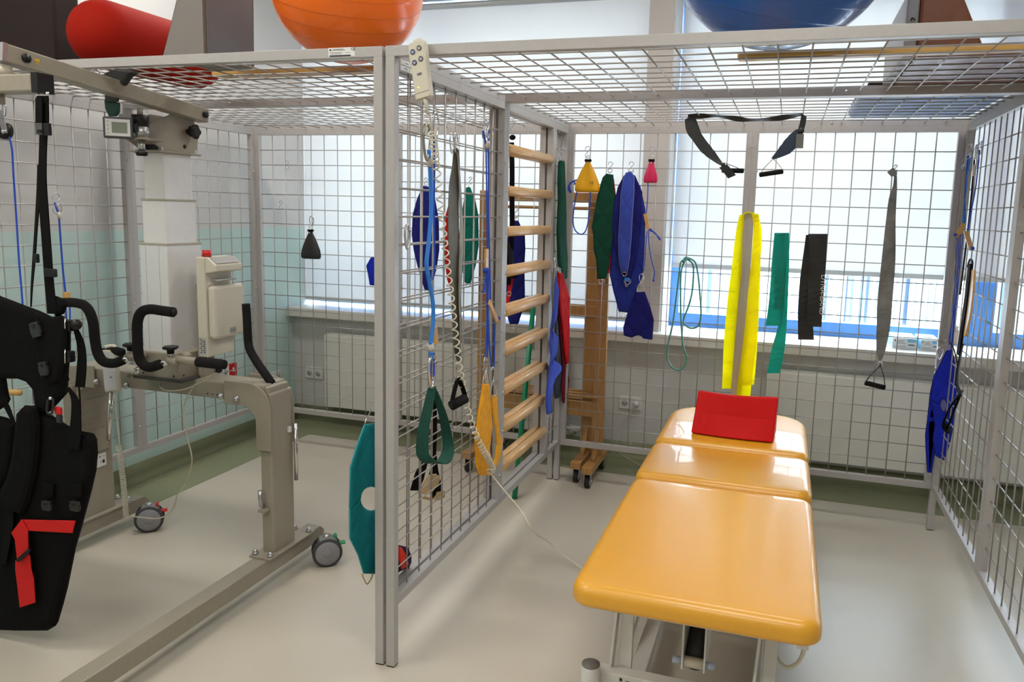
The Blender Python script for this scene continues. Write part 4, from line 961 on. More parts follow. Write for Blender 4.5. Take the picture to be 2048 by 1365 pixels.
# green pole leaning behind the ladders
t_ = MB().cyl(at(1029, 998, z=.0)+Vector((0, 0, .001)), at(1068, 600, y=1.9), .0145, n=16); o = t_.build('gymnastic_pole', GRNPOLE, None); tag(o, 'green plastic pole leaning behind the ladders with its foot on the floor', 'pole')
# foot straps with beige felt hanging on the left cage mesh
XF = -.075
def G(u, v, dx=0): return at(u, v, x=XF+dx)
t = thing('foot_sling', 'black strap foot slings with beige felt soles seen low through the divider mesh', 'foot sling', G(860, 1000))
rope([G(866, 700), G(867, 770)], .003, ROPEB, t)
MB().ribbon(smooth_path([G(868, 800), G(869, 860), G(867, 920), G(868, 985), G(862, 997)], 5), Vector((.003, .012, 0)), .003).build('strap', STRAP, t)
pad([G(*p) for p in ((848, 918), (855, 922), (846, 960), (836, 982), (821, 982), (832, 945))], EX, .012, STRAP, t, 'webbing_side')
pad([G(p[0], p[1], -.01) for p in ((872, 905), (876, 940), (886, 985), (870, 990), (852, 985), (858, 950))], EX, .008, STRAP, t, 'webbing_side')
pad([G(p[0], p[1], .012) for p in ((858, 950), (872, 948), (880, 956), (876, 968), (864, 985), (852, 992), (840, 985), (848, 968))], EX, .012, FELT, t, 'felt_sole')
pad([G(p[0], p[1], -.004) for p in ((872, 985), (890, 982), (888, 996), (876, 1002), (866, 1000))], EX, .012, FELT, t, 'felt_sole')
pad([G(p[0], p[1], .0) for p in ((840, 992), (872, 998), (862, 1002), (842, 998))], EX, .010, FELT, t, 'felt_sole')
# teal sling near the front posts, inside the left cage
XT = -.085
t = sling('large teal quilted sling with a round hole hanging at the front posts', keyhole([(729, 850), (752, 848), (766, 866), (769, 900), (769, 1100), (762, 1148), (727, 1147), (716, 1110), (700, 1078), (699, 1020), (701, 935), (713, 895)], ell(742, 998, 22, 25, 16, 180, -1)), 0, TEAL, .014, None, x=XT, edge=mat('teal_binding', (60, 150, 156), .8))
rope([at(724, 1149, x=XT), at(734, 1169, x=XT), at(746, 1150, x=XT)], .0022, mat('brass', (190, 165, 100), .3, 1), t, 'triangle_buckle'); rope([at(730, 848, x=XT), at(733, 838, x=XT), at(744, 818, x=XT), at(752, 800, x=XT)], .002, CHROME, t, 'upper_ring')
ring(at(766, 862, x=XT+.01), .012, EY, parent=t, m=None) if False else ring(at(766, 862, x=XT+.01), .012, EY, parent=t)
t = thing('folded_strap', 'navy and orange red rolled cloth strap tucked low between the front posts', 'strap', (-.015, .085, .30))
pad([at(p[0], p[1], x=-.035) for p in ((768, 1098), (795, 1090), (812, 1094), (818, 1110), (818, 1125), (812, 1138), (795, 1144), (770, 1165))], EX, .03, NAVYC, t, 'navy_roll')
pad([at(p[0], p[1], x=.0) for p in ((795, 1092), (803, 1096), (812, 1112), (816, 1131), (804, 1140), (797, 1118))], EX, .014, ORED, t, 'orange_fold')
# ---- wooden stands on castors behind the cages
WP = {'w': .068, 't': .03}
def stand(x0, x1, y, label, lowrods=True):
    t = thing('wooden_stand', label, 'stand', ((x0+x1)/2, y, 0), 'wooden stands on castors')
    zt = 1.635
    for x in (x0+.034, x1-.034):
        MB().box((x-.034, y-.015, .12), (x+.034, y+.015, zt)).build('upright', WOODV, t, bevel=.003)
        ft = MB().box((x-.03, y-.24, .085), (x+.03, y+.17, .125)).build('foot_beam', WOODV, t, bevel=.004)
        pr = [Vector((x-.012, y-.015, .125)), Vector((x-.012, y-.10, .125)), Vector((x-.012, y-.05, .2)), Vector((x-.012, y-.015, .28))]
        MB().prism(pr, (.024, 0, 0)).build('gusset', WOODV, t, bevel=.002)
        for yy in (y-.205, y+.14):
            ca = MB().tube([(x-.013+.0, yy-.0, .033), (x+.013, yy, .033)], .033, 20).build('castor_wheel', RUB, t)
            MB().cyl((x-.0145, yy, .033), (x+.0145, yy, .033), .02, n=16).build('wheel_hub', mat('hub_grey', (160, 160, 160), .4), ca)
            f = MB().box((x-.019, yy-.014, .03), (x-.016, yy+.014, .085)).box((x+.016, yy-.014, .03), (x+.019, yy+.014, .085)).box((x-.019, yy-.016, .078), (x+.019, yy+.016, .085)); f.build('castor_fork', STEEL, t)
            MB().box((x-.016, yy+.012, .06), (x+.016, yy+.05, .068)).build('brake_pedal', BLK, t)
    for z, h in ((zt-.03, .055), (.965, .06), (.395, .085)):
        MB().box((x0+.068, y-.012, z-h/2), (x1-.068, y+.012, z+h/2)).build('cross_rail', WOODV, t, bevel=.003)
    for dy in (-.03, .03): MB().cyl((x0+.05, y+dy, .475), (x1-.03, y+dy, .475), .009, n=10).build('round_bar', WOODV, t)
    MB().cyl((x0+.05, y, zt-.09), (x1-.05, y, zt-.09), .009, n=10).build('round_bar', WOODV, t)
xa = at(958, 600, y=2.1).x; xb = at(1211, 760, y=2.1).x
stand(xa, xb, 2.1, 'wooden frame stand on small castors, front one behind the divider')
stand(xa+.06, xb-.082, 2.165, 'wooden frame stand on small castors, rear one nested behind the front one')
# boxes on the sill
for k, (pts, lab) in enumerate((((1786, 686, 1835, 690), 'white and light blue flat carton on the window sill, left one'), ((1842, 692, 1880, 698), 'white and light blue flat carton with a dark oval opening, right one'))):
    a = at(pts[0], pts[1], z=.812); b = at(pts[2], pts[3], z=.812)
    t = thing('carton', lab, 'box', ((a.x+b.x)/2, a.y+.08, .812), 'cartons on the sill')
    y0 = max(min(a.y, 2.55), 2.46)
    x0 = at(pts[0], pts[1]-10, y=y0).x; x1 = at(pts[2], pts[3]-10, y=y0).x
    bx = MB().box((x0, y0, .812), (x1, y0+.22, .872)).build('body', mat('white_card', (232, 236, 240), .5), t, bevel=.001)
    MB().box((x0-.0005, y0+.002, .814), (x0, y0+.215, .868)).build('blue_side_panel', mat('carton_blue', (120, 185, 225), .5), bx)
    MB().box((x0+(x1-x0)*.6, y0-.0006, .85), (x1-.004, y0, .868)).build('blue_print_panel', mat('carton_blue', (120, 185, 225), .5), bx)
    q = MB()
    for (a_, b_, c_, d_) in ((.08, .13, .04, .05), (.2, .5, .045, .047), (.2, .45, .038, .04), (.2, .55, .03, .032), (.65, .9, .02, .026), (.08, .55, .012, .014)): q.box((x0+(x1-x0)*a_, y0-.0008, .812+c_), (x0+(x1-x0)*b_, y0-.0002, .812+d_))
    q.build('printed_text', INKG, bx)
    if k: MB().tube([((x0+x1)/2+.0, y0+.11, .8722), ((x0+x1)/2, y0+.11, .8728)], .028, 20).build('oval_opening', INK, bx)
# ---- on the cage roofs
def add_ball(x, y, r, m, label, name='gym_ball'):
    o = MB().ball((x, y, 2.001+r), r, 64, 40).build(name, m, None)
    tag(o, label, 'exercise ball'); o.rotation_euler = (R(20), R(15), 0)
    o.location = (x, y, 2.001+r)
    for v in o.data.vertices: v.co.z -= r
    return o
add_ball(-.272, .236, .252, ORANGE, 'large orange exercise ball resting on the left cage roof')
add_ball(1.116, .247, .321, BLUEBALL, 'large dark blue exercise ball resting on the right cage roof')
ZP = 2.0005
def plank(x0, x1, y0, y1, z0, th, label):
    o = MB().box((x0, y0, z0), (x1, y1, z0+th)).build('wooden_plank', WOODX, None, bevel=.006); return tag(o, label, 'plank', 'planks on the cage roofs')
p1 = at(366, 138, z=2.0); plank(-.95, -.10, .372, .445, ZP, .022, 'pine plank lying across the left cage roof behind the orange ball')
plank(1.0, 1.93, .372, .425, ZP, .022, 'pine plank lying across the right cage roof behind the blue ball')
rx = at(206, 60, y=.19).x
L_ = []
for k in range(7): a = math.pi/2*k/6; L_.append((.09+.10*(1-math.sin(a)), .125*math.cos(a) if k < 6 else .02))
prof = [(.12*(1-math.cos(R(q))), max(.01, .124*math.sin(R(q)))) for q in (2, 12, 24, 36, 48, 60, 75, 90)]+[(.55, .124), (.60, .118), (.64, .1), (.66, .06), (.665, .012)]
rl = MB().loops([[Vector((rx+r_*math.cos(2*math.pi*j/36), .075+d, 2.001+.124+r_*math.sin(2*math.pi*j/36))) for j in range(36)] for d, r_ in prof])
o = rl.build('foam_roll', SOFTRED, None); tag(o, 'thick red foam roll with a rounded end lying on the left cage roof', 'bolster')
# upright grey wedge
gx0 = at(322, 95, y=.03).x; gx1 = at(404, 60, y=.03).x; gt = at(352, 0, y=.03)
sl_ = (gt.x-gx0)/(gt.z-2.0)
poly = [Vector((gx0, .035, 2.001)), Vector((gx1, .035, 2.001)), Vector((gx1, .035, 2.46)), Vector((gx0+sl_*.45, .035, 2.46))]
yb_ = .29
t = thing('foam_wedge', 'grey vinyl foam wedge standing on end on the left cage roof', 'cushion', ((gx0+gx1)/2, .15, 2.001))
MB().prism(poly, (0, yb_-.035, 0)).build('cushion_body', GREYV, t, bevel=.012)
MB().box((gx1+.001, .05, 2.008), (gx1+.004, yb_-.01, 2.45)).build('side_cover', GREYD, t, bevel=.001)
dx1 = at(159, 60, y=.36).x
o = MB().prism([Vector((-2.0, .24, 2.001)), Vector((dx1, .24, 2.001)), Vector((dx1, .24, 2.45)), Vector((-1.86, .24, 2.45)), Vector((-2.0, .24, 2.28))], (0, .13, 0)).build('foam_block', DKBR, None, bevel=.02)
tag(o, 'dark brown vinyl foam block at the left end of the left cage roof', 'cushion')
# brown leather wedge and sky-tinted mat on the right cage roof
bx0 = at(1846, 30, y=.36).x; bx1 = at(1984, 36, y=.36).x; tp_ = at(1945, 0, y=.36)
t = thing('leather_wedge', 'brown leather wedge cushion with a grey end lying on the right cage roof', 'cushion', ((bx0+bx1)/2, .65, 2.001))
k_ = (bx1-tp_.x)/(tp_.z-2.02)
MB().prism([Vector((bx0, .43, 2.001)), Vector((1.96, .43, 2.001)), Vector((1.96, .43, 2.02)), Vector((bx1, .43, 2.028)), Vector((bx1-k_*.16, .43, 2.188)), Vector((bx0, .43, 2.188))], (0, .52, 0)).build('cushion_body', BROWN, t, bevel=.012)
MB().box((bx0-.035, .43, 2.001), (bx0-.001, .95, 2.188)).build('grey_end', MGREY, t, bevel=.006)
rope([at(1830, 40, y=.425), at(1824, 36, y=.42), at(1822, 42, y=.42)], .002, BLK, t, 'zip_cord')
t = thing('rear_mat', 'dark mat with pale blue sky tint in its colour, lying at the rear of the right cage roof', 'mat', (1.68, 1.4, 2.001))
MB().box((1.43, 1.02, 2.001), (1.94, 1.22, 2.03)).build('dark_mat', DKBR, t, bevel=.008)
MB().box((1.42, 1.23, 2.001), (1.94, 1.86, 2.05)).build('sky_tinted_mat', PALEB, t, bevel=.014)  # pale blue is sky tint on the mat's underside, put into its colour

# ================================================================== WALKING HOIST IN THE LEFT CAGE
def Y(u, v, y): return at(u, v, y=y)
wk = thing('walking_hoist', 'beige grey wheeled walking hoist with telescopic aluminium column inside the left cage', 'patient lift', (-1.2, .3, 0))
XRB, XLB = -.72, -1.69
for xb, nm in ((XRB, 'r'), (XLB, 'l')):
    prof = []
    fb = MB().prism([Vector((xb-.034, -1.05, .062)), Vector((xb-.034, .66, .062)), Vector((xb-.034, .685, .075)), Vector((xb-.034, .69, .10)), Vector((xb-.034, .66, .128)), Vector((xb-.034, -1.05, .128))], (.068, 0, 0))
    fb.build('floor_beam', BEIGE, wk, bevel=.005)
    bp_ = MB().box((xb-.05, .29, .128), (xb+.05, .59, .136)).build('base_plate', BEIGE, wk, bevel=.002)
    for (dx, y) in ((-.035, .31), (.035, .31), (-.035, .57), (.035, .57)):
        MB().cyl((xb+dx, y, .136), (xb+dx, y, .146), .012, n=6).ball((xb+dx, y, .148), .010, 12, 8).build('cap_nut', STEEL, bp_)
# legs
xr0, xr1 = XRB-.028, XRB+.028
lg = MB().box((xr0, .345, .13), (xr1, .485, .79)).build('leg_post', BEIGE, wk, bevel=.008)
MB().box((XLB-.028, .31, .13), (XLB+.03, .50, .74)).build('leg_post', BEIGE, wk, bevel=.008)
lp2 = MB().prism([Vector((XLB+.031, .325, .42)), Vector((XLB+.031, .485, .42)), Vector((XLB+.031, .485, .70)), Vector((XLB+.031, .46, .74)), Vector((XLB+.031, .35, .74)), Vector((XLB+.031, .325, .70))], (.012, 0, 0)).build('leg_cover', BEIGE, wk, bevel=.004)
for z in (.62, .53): MB().box((XLB+.0435, .35, z), (XLB+.047, .455, z+.045)).build('recessed_rib', mat('beige_shadowless', (150, 142, 128), .45), lp2, bevel=.002)
lb_ = MB().obox((XLB+.032, .40, .375), EY, EZ, EX, .06, .03, .0006).build('rating_label', LABEL, wk)
q = MB()
for (a_, b_, c_, d_) in ((-.7, .4, .3, .06), (-.6, -.2, .4, .05), (-.65, -.5, .35, .25), (.1, .2, .15, .3), (.45, .5, .1, .2), (.75, -.3, .18, .5), (.5, -.3, .1, .1), (.8, .5, .2, .04)): q.obox((XLB+.033, .40+a_*.06, .375+b_*.03), EY, EZ, EX, c_*.03, d_*.015, .0003)
q.build('print', INK, lb_)
# curved head bracket of the right leg
def arc_pts(cy, cz, ry, rz, a0, a1, n=8): return [(cy+ry*math.cos(R(a0+(a1-a0)*k/n)), cz+rz*math.sin(R(a0+(a1-a0)*k/n))) for k in range(n+1)]
for dx in (-.034, .030):
    # front and rear cheek plates of the bracket follow the cross beam into the leg
    pass
def cheek(y, xa, xb, xleg0, xleg1, zt, zb, name='corner_bracket'):
    """plate in the x/z plane: runs along the beam and turns down the leg"""
    r_ = .10; sgn = 1 if xleg1 > xa else -1
    out = [(xa, zb), (xa, zt)]
    out += [(xleg1-sgn*r_+sgn*r_*math.sin(R(k*15)), zt-r_+r_*math.cos(R(k*15))) for k in range(0, 7)]
    out += [(xleg1, .56), (xleg0, .56)]
    out += [(xleg0-sgn*.06+sgn*.06*math.cos(R(90*k/6)), zb-.06+.06*math.sin(R(90*k/6))) for k in range(0, 7)]
    return MB().prism([Vector((x, y, z)) for x, z in out], (0, .008, 0)).build(name, BEIGE, wk, bevel=.002)
ZB0, ZB1 = .745, .815
for y in (.330, .478): cheek(y, -.90, 0, XRB-.034, XRB+.034, ZB1+.012, ZB0-.012)
for y in (.330, .478): cheek(y, -1.56, 0, XLB+.034, XLB-.034, ZB1+.012, ZB0-.012)
MB().box((XRB-.06, .338, ZB1-.03), (XRB-.0, .478, ZB1+.006)).build('bracket_top', BEIGE, wk, bevel=.004)
cbm = MB().box((XLB-.02, .345, ZB0), (XRB+.02, .47, ZB1)).build('cross_beam', BEIGE, wk, bevel=.006)
for (u, v) in ((442, 793), (474, 798), (193, 764), (252, 772)):
    p = Y(u, v, .33); MB().cyl(p, p-EY*.006, .014, n=6).ball(p-EY*.007, .011, 12, 8, (1, .8, 1)).build('cap_nut', STEEL, cbm)
for (u, v) in ((415, 788), (425, 789), (434, 790), (247, 768), (256, 770)):
    p = Y(u, v, .344); MB().cyl(p, p-EY*.0012, .003, n=10).build('bolt_hole', INK, cbm)
# clips, pin and chrome rods on the legs
MB().obox((XRB-.01, .337, .615), EX, EZ, EY, .024, .008, .006).build('cable_clip', WHITE, wk, bevel=.002)
MB().obox((XRB+.034, .45, .62), EY, EZ, EX, .008, .012, .006).build('cable_clip', WHITE, wk, bevel=.002)
pn = MB().tube([(XRB-.012, .335, .335), (XRB-.012, .322, .335), (XRB-.012, .318, .40)], .0085, 12).build('locking_pin', STEEL, wk); MB().box((XRB-.02, .312, .31), (XRB+.012, .345, .322)).build('pin_bracket', BEIGE, wk, bevel=.002)
MB().cyl((XRB+.045, .475, .40), (XRB+.045, .475, .64), .008, n=12).build('chrome_rod', CHROME, wk)
MB().cyl(Y(222, 785, .36), Y(217, 880, .36), .009, n=14).build('chrome_rod', CHROME, wk); MB().ball(Y(217, 886, .36), .010, 10, 8).build('rod_end', BEIGE, wk)
# castors
def castor(cx_, cy_, pm, lab):
    r_ = .062; ax = Vector((.62, -.78, 0)).normalized(); tg = Vector((ax.y, -ax.x, 0))*-1; c = Vector((cx_, cy_, r_)); 
    ty = [];
    wh = MB().tube([c-ax*.030, c-ax*.027, c-ax*.008, c-ax*.005], [r_-.008, r_, r_, r_-.008], 36).build('rear_wheel', RUB, wk)
    w2 = MB().tube([c+ax*.005, c+ax*.008, c+ax*.027, c+ax*.030], [r_-.008, r_, r_, r_-.008], 36).build('castor_wheel', mat('grey_tyre', (62, 63, 65), .7), wk)
    MB().tube([c+ax*.030, c+ax*.032], [r_-.011, r_-.013], 36).build('wheel_disc', MGREY, w2); MB().tube([c+ax*.032, c+ax*.034], [.020, .018], 24).build('hub_cap', MGREY, w2)
    h = MB(); L_ = []
    for s_ in (-.026, .026):
        L_.append([c+ax*s_+tg*(a*(r_+.004))+EZ*(b*(r_+.006)) for a, b in [(-.75, .35), (-.45, .85), (0, 1.02), (.5, .85), (.8, .4), (.55, .35), (.2, .6), (-.35, .45)]])
    h.loops(L_, False).build('castor_hood', mat('castor_grey', (128, 129, 130), .45), wk, bevel=.003)
    MB().cyl(c+EZ*(r_-.01)-tg*.0, c+EZ*(r_+.012), .014, n=14).build('swivel_stem', STEEL, wk)
    a_ = c-tg*(r_*-.0)
    pd = MB().obox(c+tg*.055*(1)+EZ*.030, tg, ax, EZ, .022, .015, .0035).obox(c+tg*.032+EZ*.052, (tg-EZ*.3), ax, EZ+tg*.3, .006, .015, .018)
    pd.build('brake_pedal', pm, wk, bevel=.002)['label'] = lab
castor(-.60, .575, GRNM, 'green castor brake pedal'); castor(-1.555, .585, REDM, 'red castor brake pedal')
# column base and telescopic column
bx = MB().box((-1.275, .285, ZB1), (-1.075, .49, .925)).build('column_base', BEIGE, wk, bevel=.004)
MB().box((-1.29, .27, ZB1-.002), (-1.05, .50, ZB1+.01)).build('mounting_plate', mat('dark_gasket', (70, 68, 64), .6), wk, bevel=.002)
for (y, z) in ((.31, .835), (.46, .835), (.31, .905)): MB().cyl((-1.075, y, z), (-1.0735, y, z), .004, n=10).build('bolt_hole', INK, bx)
for (x, z) in ((-1.25, .835), (-1.10, .835), (-1.25, .905), (-1.10, .905)): MB().cyl((x, .285, z), (x, .2835, z), .004, n=10).build('bolt_hole', INK, bx)
fx = Y(333, 480, .30).x
def stage(dw, z0, z1, label=None, lips=True):
    x1 = fx-dw; x0 = fx-.135+dw; y0 = .30+dw; y1 = .487-dw
    st_ = MB().box((x0, y0, z0), (x1, y1, z1)).build('column_stage', ALU, wk, bevel=.004)
    if lips: MB().box((x0-.002, y0-.002, z1-.001), (x1+.002, y1+.002, z1+.006)).build('sealing_lip', mat('lip_grey', (172, 168, 150), .5), st_)
    return st_, x0, x1, y0, y1
st1, x0, x1, y0, y1 = stage(0, .92, 1.352)
for xx in (x0+.03, x0+.095): MB().box((xx, y0-.0006, .93), (xx+.0012, y0, 1.345)).build('extrusion_groove', mat('groove_grey', (160, 160, 156), .5), st1)
stage(.011, 1.352, 1.525); stage(.019, 1.525, 1.71, lips=False)
x1t, yft = fx-.019, .319
# head plate, cheeks, knob
MB().box((fx-.15, .28, 1.708), (fx+.005, .50, 1.716)).build('head_plate', BEIGE, wk, bevel=.002)
for (x, y) in ((fx-.01, .30), (fx-.01, .48), (fx-.12, .30)): MB().cyl((x, y, 1.716), (x, y, 1.722), .010, n=6).ball((x, y, 1.724), .008, 10, 6).build('cap_nut', STEEL, wk)
B0 = Vector((-1.10, .50, 1.868)); B1 = Vector((-1.165, -.295, 1.962))
bd = (B1-B0).normalized()
bm_ = MB().bar(B0, B1, .055, .055).build('boom', BEIGE, wk, bevel=.004)
MB().bar(B1-bd*.002, B1+bd*.012, .056, .056).build('boom_end_cap', STEEL, bm_)
for s_ in (.03, .93):
    p = B0.lerp(B1, s_)+EX*.028; MB().cyl(p, p+EX*.008, .013 if s_ < .5 else .014, n=16).build('pivot_bolt', BLK, bm_)
wt = B0.lerp(B1, .885)+EX*.0285; vz = Vector((0, bd.y, bd.z)); uz = vz.cross(EX).normalized()*-1
tri = MB().prism([wt-vz*.010-uz*.008, wt+vz*.010-uz*.008, wt+uz*.009], EX*.0006).build('warning_triangle', mat('warning_yellow', (235, 190, 20), .5), bm_)
MB().obox(wt+EX*.0008, uz, vz, EX, .0035, .001, .0002).build('warning_mark', INK, tri)
for xx in (fx-.012, fx-.115):
    MB().prism([Vector((xx, .31, 1.716)), Vector((xx, .49, 1.716)), Vector((xx, .50, 1.80)), Vector((xx, .47, 1.86)), Vector((xx, .36, 1.86)), Vector((xx, .20, 1.79)), Vector((xx, .20, 1.77))], EX*.006).build('head_cheek', BEIGE, wk, bevel=.002)
MB().box((fx-.11, .32, 1.716), (fx-.02, .44, 1.74)).build('head_block', BLK, wk)
kn = Vector((fx-.004, .44, 1.80))
MB().cyl(kn, kn+EX*.022, .012, n=14).loops([[kn+EX*d+Vector((0, math.cos(2*math.pi*k/24)*r_*(1+.12*math.cos(5*2*math.pi*k/24)), math.sin(2*math.pi*k/24)*r_*(1+.12*math.cos(5*2*math.pi*k/24)))) for k in range(24)] for d, r_ in ((.02, .02), (.024, .026), (.040, .026), (.046, .018))]).build('star_knob', BLK, wk)
MB().cyl((fx-.006, .42, 1.74), (fx-.004, .42, 1.74), .008, n=12).build('bolt_hole', INK, wk)
# load cell post and display
pc_ = Y(281, 250, .19)
MB().cyl(pc_+EZ*.035, pc_-EZ*.005, .030, n=24).build('sensor_cup', BLK, wk); MB().cyl(pc_-EZ*.005, pc_-EZ*.045, .029, n=24).build('sensor_body', STEEL, wk)
MB().obox(pc_-EZ*.05+EY*.03, EX, EY, EZ, .035, .06, .004).build('sensor_plate', BEIGE, wk); MB().cyl(pc_-EZ*.054, pc_-EZ*.095, .013, n=14).build('threaded_stem', STEEL, wk)
MB().cyl(pc_-EZ*.098, pc_-EZ*.112, .022, .018, n=12).build('lower_knob', BLK, wk); MB().cyl(pc_+EZ*.035, pc_+EZ*.06, .010, n=12).build('upper_stem', BEIGE, wk)
dc = Y(237, 256, .12); ux_ = Vector((.80, .60, 0)).normalized(); un = ux_.cross(EZ)
dp = MB().obox(dc, ux_, EZ, un, .048, .038, .014).build('display', DGREY, wk, bevel=.005)
fp_ = MB().obox(dc+un*.0145, ux_, EZ, un, .040, .030, .001).build('display_face', mat('face_grey', (214, 214, 214), .4), dp)
MB().obox(dc+un*.0158+ux_*.006, ux_, EZ, un, .025, .019, .0006).build('screen', LCD, fp_)
for k in range(4): MB().obox(dc+un*.0158-ux_*.032+EZ*(.020-.0135*k), ux_, EZ, un, .003, .004, .0005).build('button', mat('button_grey', (188, 188, 188), .5), fp_)
MB().bar(dc+ux_*.04, pc_, .03, .03).build('display_arm', BLK, wk)
# yoke hanging from the boom end
yk0 = Vector((-1.62, -.30, 1.872)); yk1 = Vector((-1.005, -.30, 1.868))
ykx = MB().box((-1.65, -.325, 1.838), (-1.012, -.272, 1.893)).build('yoke_bar', BEIGE, wk, bevel=.006)
MB().box((-1.012, -.327, 1.836), (-.985, -.270, 1.895)).build('yoke_end_cap', BLK, ykx, bevel=.002)
MB().cyl((-1.165, -.285, 1.895), (-1.165, -.285, 1.925), .02, n=16).build('yoke_swivel', mat('ivory_swivel', (190, 184, 166), .4), wk)
MB().cyl((-1.20, -.3, 1.81), (-1.20, -.3, 1.838), .03, n=18).build('yoke_socket', BEIGE, ykx)
hk = Y(85, 190, -.30)
MB().tube(smooth_path([hk+Vector((-.018, 0, .008)), hk+Vector((-.018, 0, -.012)), hk+Vector((0, 0, -.018)), hk+Vector((.018, 0, -.012)), hk+Vector((.018, 0, .008))], 3), .006, 8).build('yoke_hook', CHROME, wk)
# battery box on its mount
bx0 = Y(412, 600, .36); XB = bx0.x
def BB_(u, v, dx=0): return at(u, v, x=XB+dx)
mp0 = MB().box((XB-.065, .375, .815), (XB-.05, .45, 1.20)).build('battery_mount', BEIGE, wk, bevel=.003)
z_t = BB_(412, 515).z; z_b = BB_(420, 715).z; yb2 = BB_(466, 600).y; yb3 = BB_(476, 600).y
mb_ = MB().box((XB-.045, bx0.y, z_b), (XB-.001, yb2, z_t)).build('battery_back', IVORY, wk, bevel=.005)
fb_ = MB().box((XB, bx0.y+.006, BB_(412, 680).z), (XB+.035, yb3, BB_(440, 570).z)).build('battery_pack', IVORY, wk, bevel=.012)
MB().prism([Vector((XB, bx0.y, z_t)), Vector((XB+.012, bx0.y, z_t)), Vector((XB+.05, bx0.y, z_t-.03)), Vector((XB+.05, bx0.y, z_t-.055)), Vector((XB, bx0.y, z_t-.065))], (0, yb2-bx0.y, 0)).build('control_head', IVORY, wk, bevel=.004)
MB().prism([Vector((XB+.014, bx0.y+.012, z_t+.0005)), Vector((XB+.046, bx0.y+.012, z_t-.024)), Vector((XB+.046, yb2-.012, z_t-.024)), Vector((XB+.014, yb2-.012, z_t+.0005))], (.001, 0, .001)).build('key_panel', mat('panel_grey', (160, 160, 158), .45), wk)
MB().box((XB+.0, bx0.y+.03, z_t-.095), (XB+.03, yb2-.01, z_t-.088)).build('release_bar', CHROME, wk, bevel=.002)
pp_ = BB_(467, 660, .036); MB().box((XB+.035, pp_.y-.020, pp_.z-.012), (XB+.0362, pp_.y+.016, pp_.z+.012)).build('status_plate', mat('panel_grey', (160, 160, 158), .45), fb_)
for d_ in (-.010, .006): MB().tube([(XB+.0365, pp_.y+d_+.004*math.cos(a), pp_.z+.003*math.sin(a)) for a in [2*math.pi*k/12 for k in range(12)]], .0007, 5, True).build('symbol', INKG, fb_)
es = BB_(418, 506, -.02); em = MB().cyl((es.x, bx0.y+.035, z_t-.002), (es.x, bx0.y+.035, z_t+.026), .0165, n=20).build('emergency_button', REDM, wk); em['label'] = 'red emergency stop button'
MB().cyl((es.x, bx0.y+.035, z_t), (es.x, bx0.y+.035, z_t+.008), .018, n=20).build('button_collar', mat('dark_red', (150, 8, 10), .45), wk)
rl_ = MB().obox((XB-.023, bx0.y-.0006, z_b+.045), EX, EZ, EY, .018, .035, .0006).build('rating_label', mat('silver_label', (190, 190, 186), .4), mb_)
q = MB()
for k in range(7): q.obox((XB-.030+.004*(k % 2), bx0.y-.0014, z_b+.018+.009*k), EX, EZ, EY, .005, .002, .0002); q.obox((XB-.014, bx0.y-.0014, z_b+.020+.008*k), EX, EZ, EY, .004, .0025, .0002)
q.build('print', INKG, rl_)
# handlebars
HG = .0185
def foamtube(pts, name='foam_handlebar', r=HG, parent=wk):
    sp_ = smooth_path(pts, 6); o = MB().tube(sp_, r, 18).build(name, FOAM, parent); return o
ya = .12
h1 = foamtube([Y(347, 625, ya), Y(325, 622, ya), Y(300, 619, ya), Y(283, 625, ya), Y(275, 645, ya), Y(275, 680, ya), Y(277, 710, ya), Y(285, 728, ya), Y(300, 735, ya), Y(320, 729, ya)])
MB().cyl(Y(348, 625, ya), Y(349.5, 625, ya), .013, n=16).build('grip_end', BLK, h1)
MB().cyl(Y(314, 731, ya), Y(343, 722, ya+.02), .0115, n=14).build('chrome_tube', CHROME, wk)
j1 = Y(342, 722, ya+.02)
MB().cyl(j1-EX*.022+EZ*0, j1+EX*.03, .017, n=18).build('clamp_joint', BEIGE, wk)
MB().cyl(j1+EZ*.0, j1+EZ*.045, .009, n=12).build('clamp_stem', CHROME, wk)
def knob(c): MB().loops([[c+EZ*d+Vector((math.cos(2*math.pi*k/30)*r_*(1+.07*math.cos(6*2*math.pi*k/30)), math.sin(2*math.pi*k/30)*r_*(1+.07*math.cos(6*2*math.pi*k/30)), 0)) for k in range(30)] for d, r_ in ((-.018, .012), (-.004, .013), (0, .024), (.003, .027), (.008, .027), (.011, .022))]).build('clamp_knob', BLK, wk)
knob(j1+EZ*.045)
e0 = Y(345, 718, ya+.02); e1 = Y(395, 724, ya+.04); e2 = Y(450, 730, ya+.05)
MB().cyl(e0, e1, .015, n=16).build('cross_tube', BEIGE, wk)
MB().tube([e1, e1.lerp(e2, .1), e1.lerp(e2, .85), e2], [.018, .0195, .0195, .017], 18).build('black_grip', FOAM, wk)
MB().cyl(Y(375, 712, ya+.04), Vector((fx-.02, .32, .90)), .015, n=14).build('mounting_tube', BEIGE, wk)
yb_h = .16
h2 = foamtube([Y(118, 606, yb_h), Y(150, 606, yb_h), Y(172, 614, yb_h), Y(185, 640, yb_h), Y(190, 680, yb_h), Y(196, 708, yb_h), Y(208, 724, yb_h), Y(228, 727, yb_h), Y(245, 721, yb_h)])
MB().cyl(Y(240, 723, yb_h), Y(262, 715, yb_h+.02), .0115, n=14).build('chrome_tube', CHROME, wk)
j2 = Y(262, 714, yb_h+.02); MB().cyl(j2-EX*.015, j2+EX*.035, .017, n=18).build('clamp_joint', BEIGE, wk); MB().cyl(j2, j2+EZ*.042, .009, n=12).build('clamp_stem', CHROME, wk); knob(j2+EZ*.042)
MB().cyl(j2+EX*.02, Vector((-1.27, .34, .90)), .014, n=14).build('mounting_tube', BEIGE, wk)
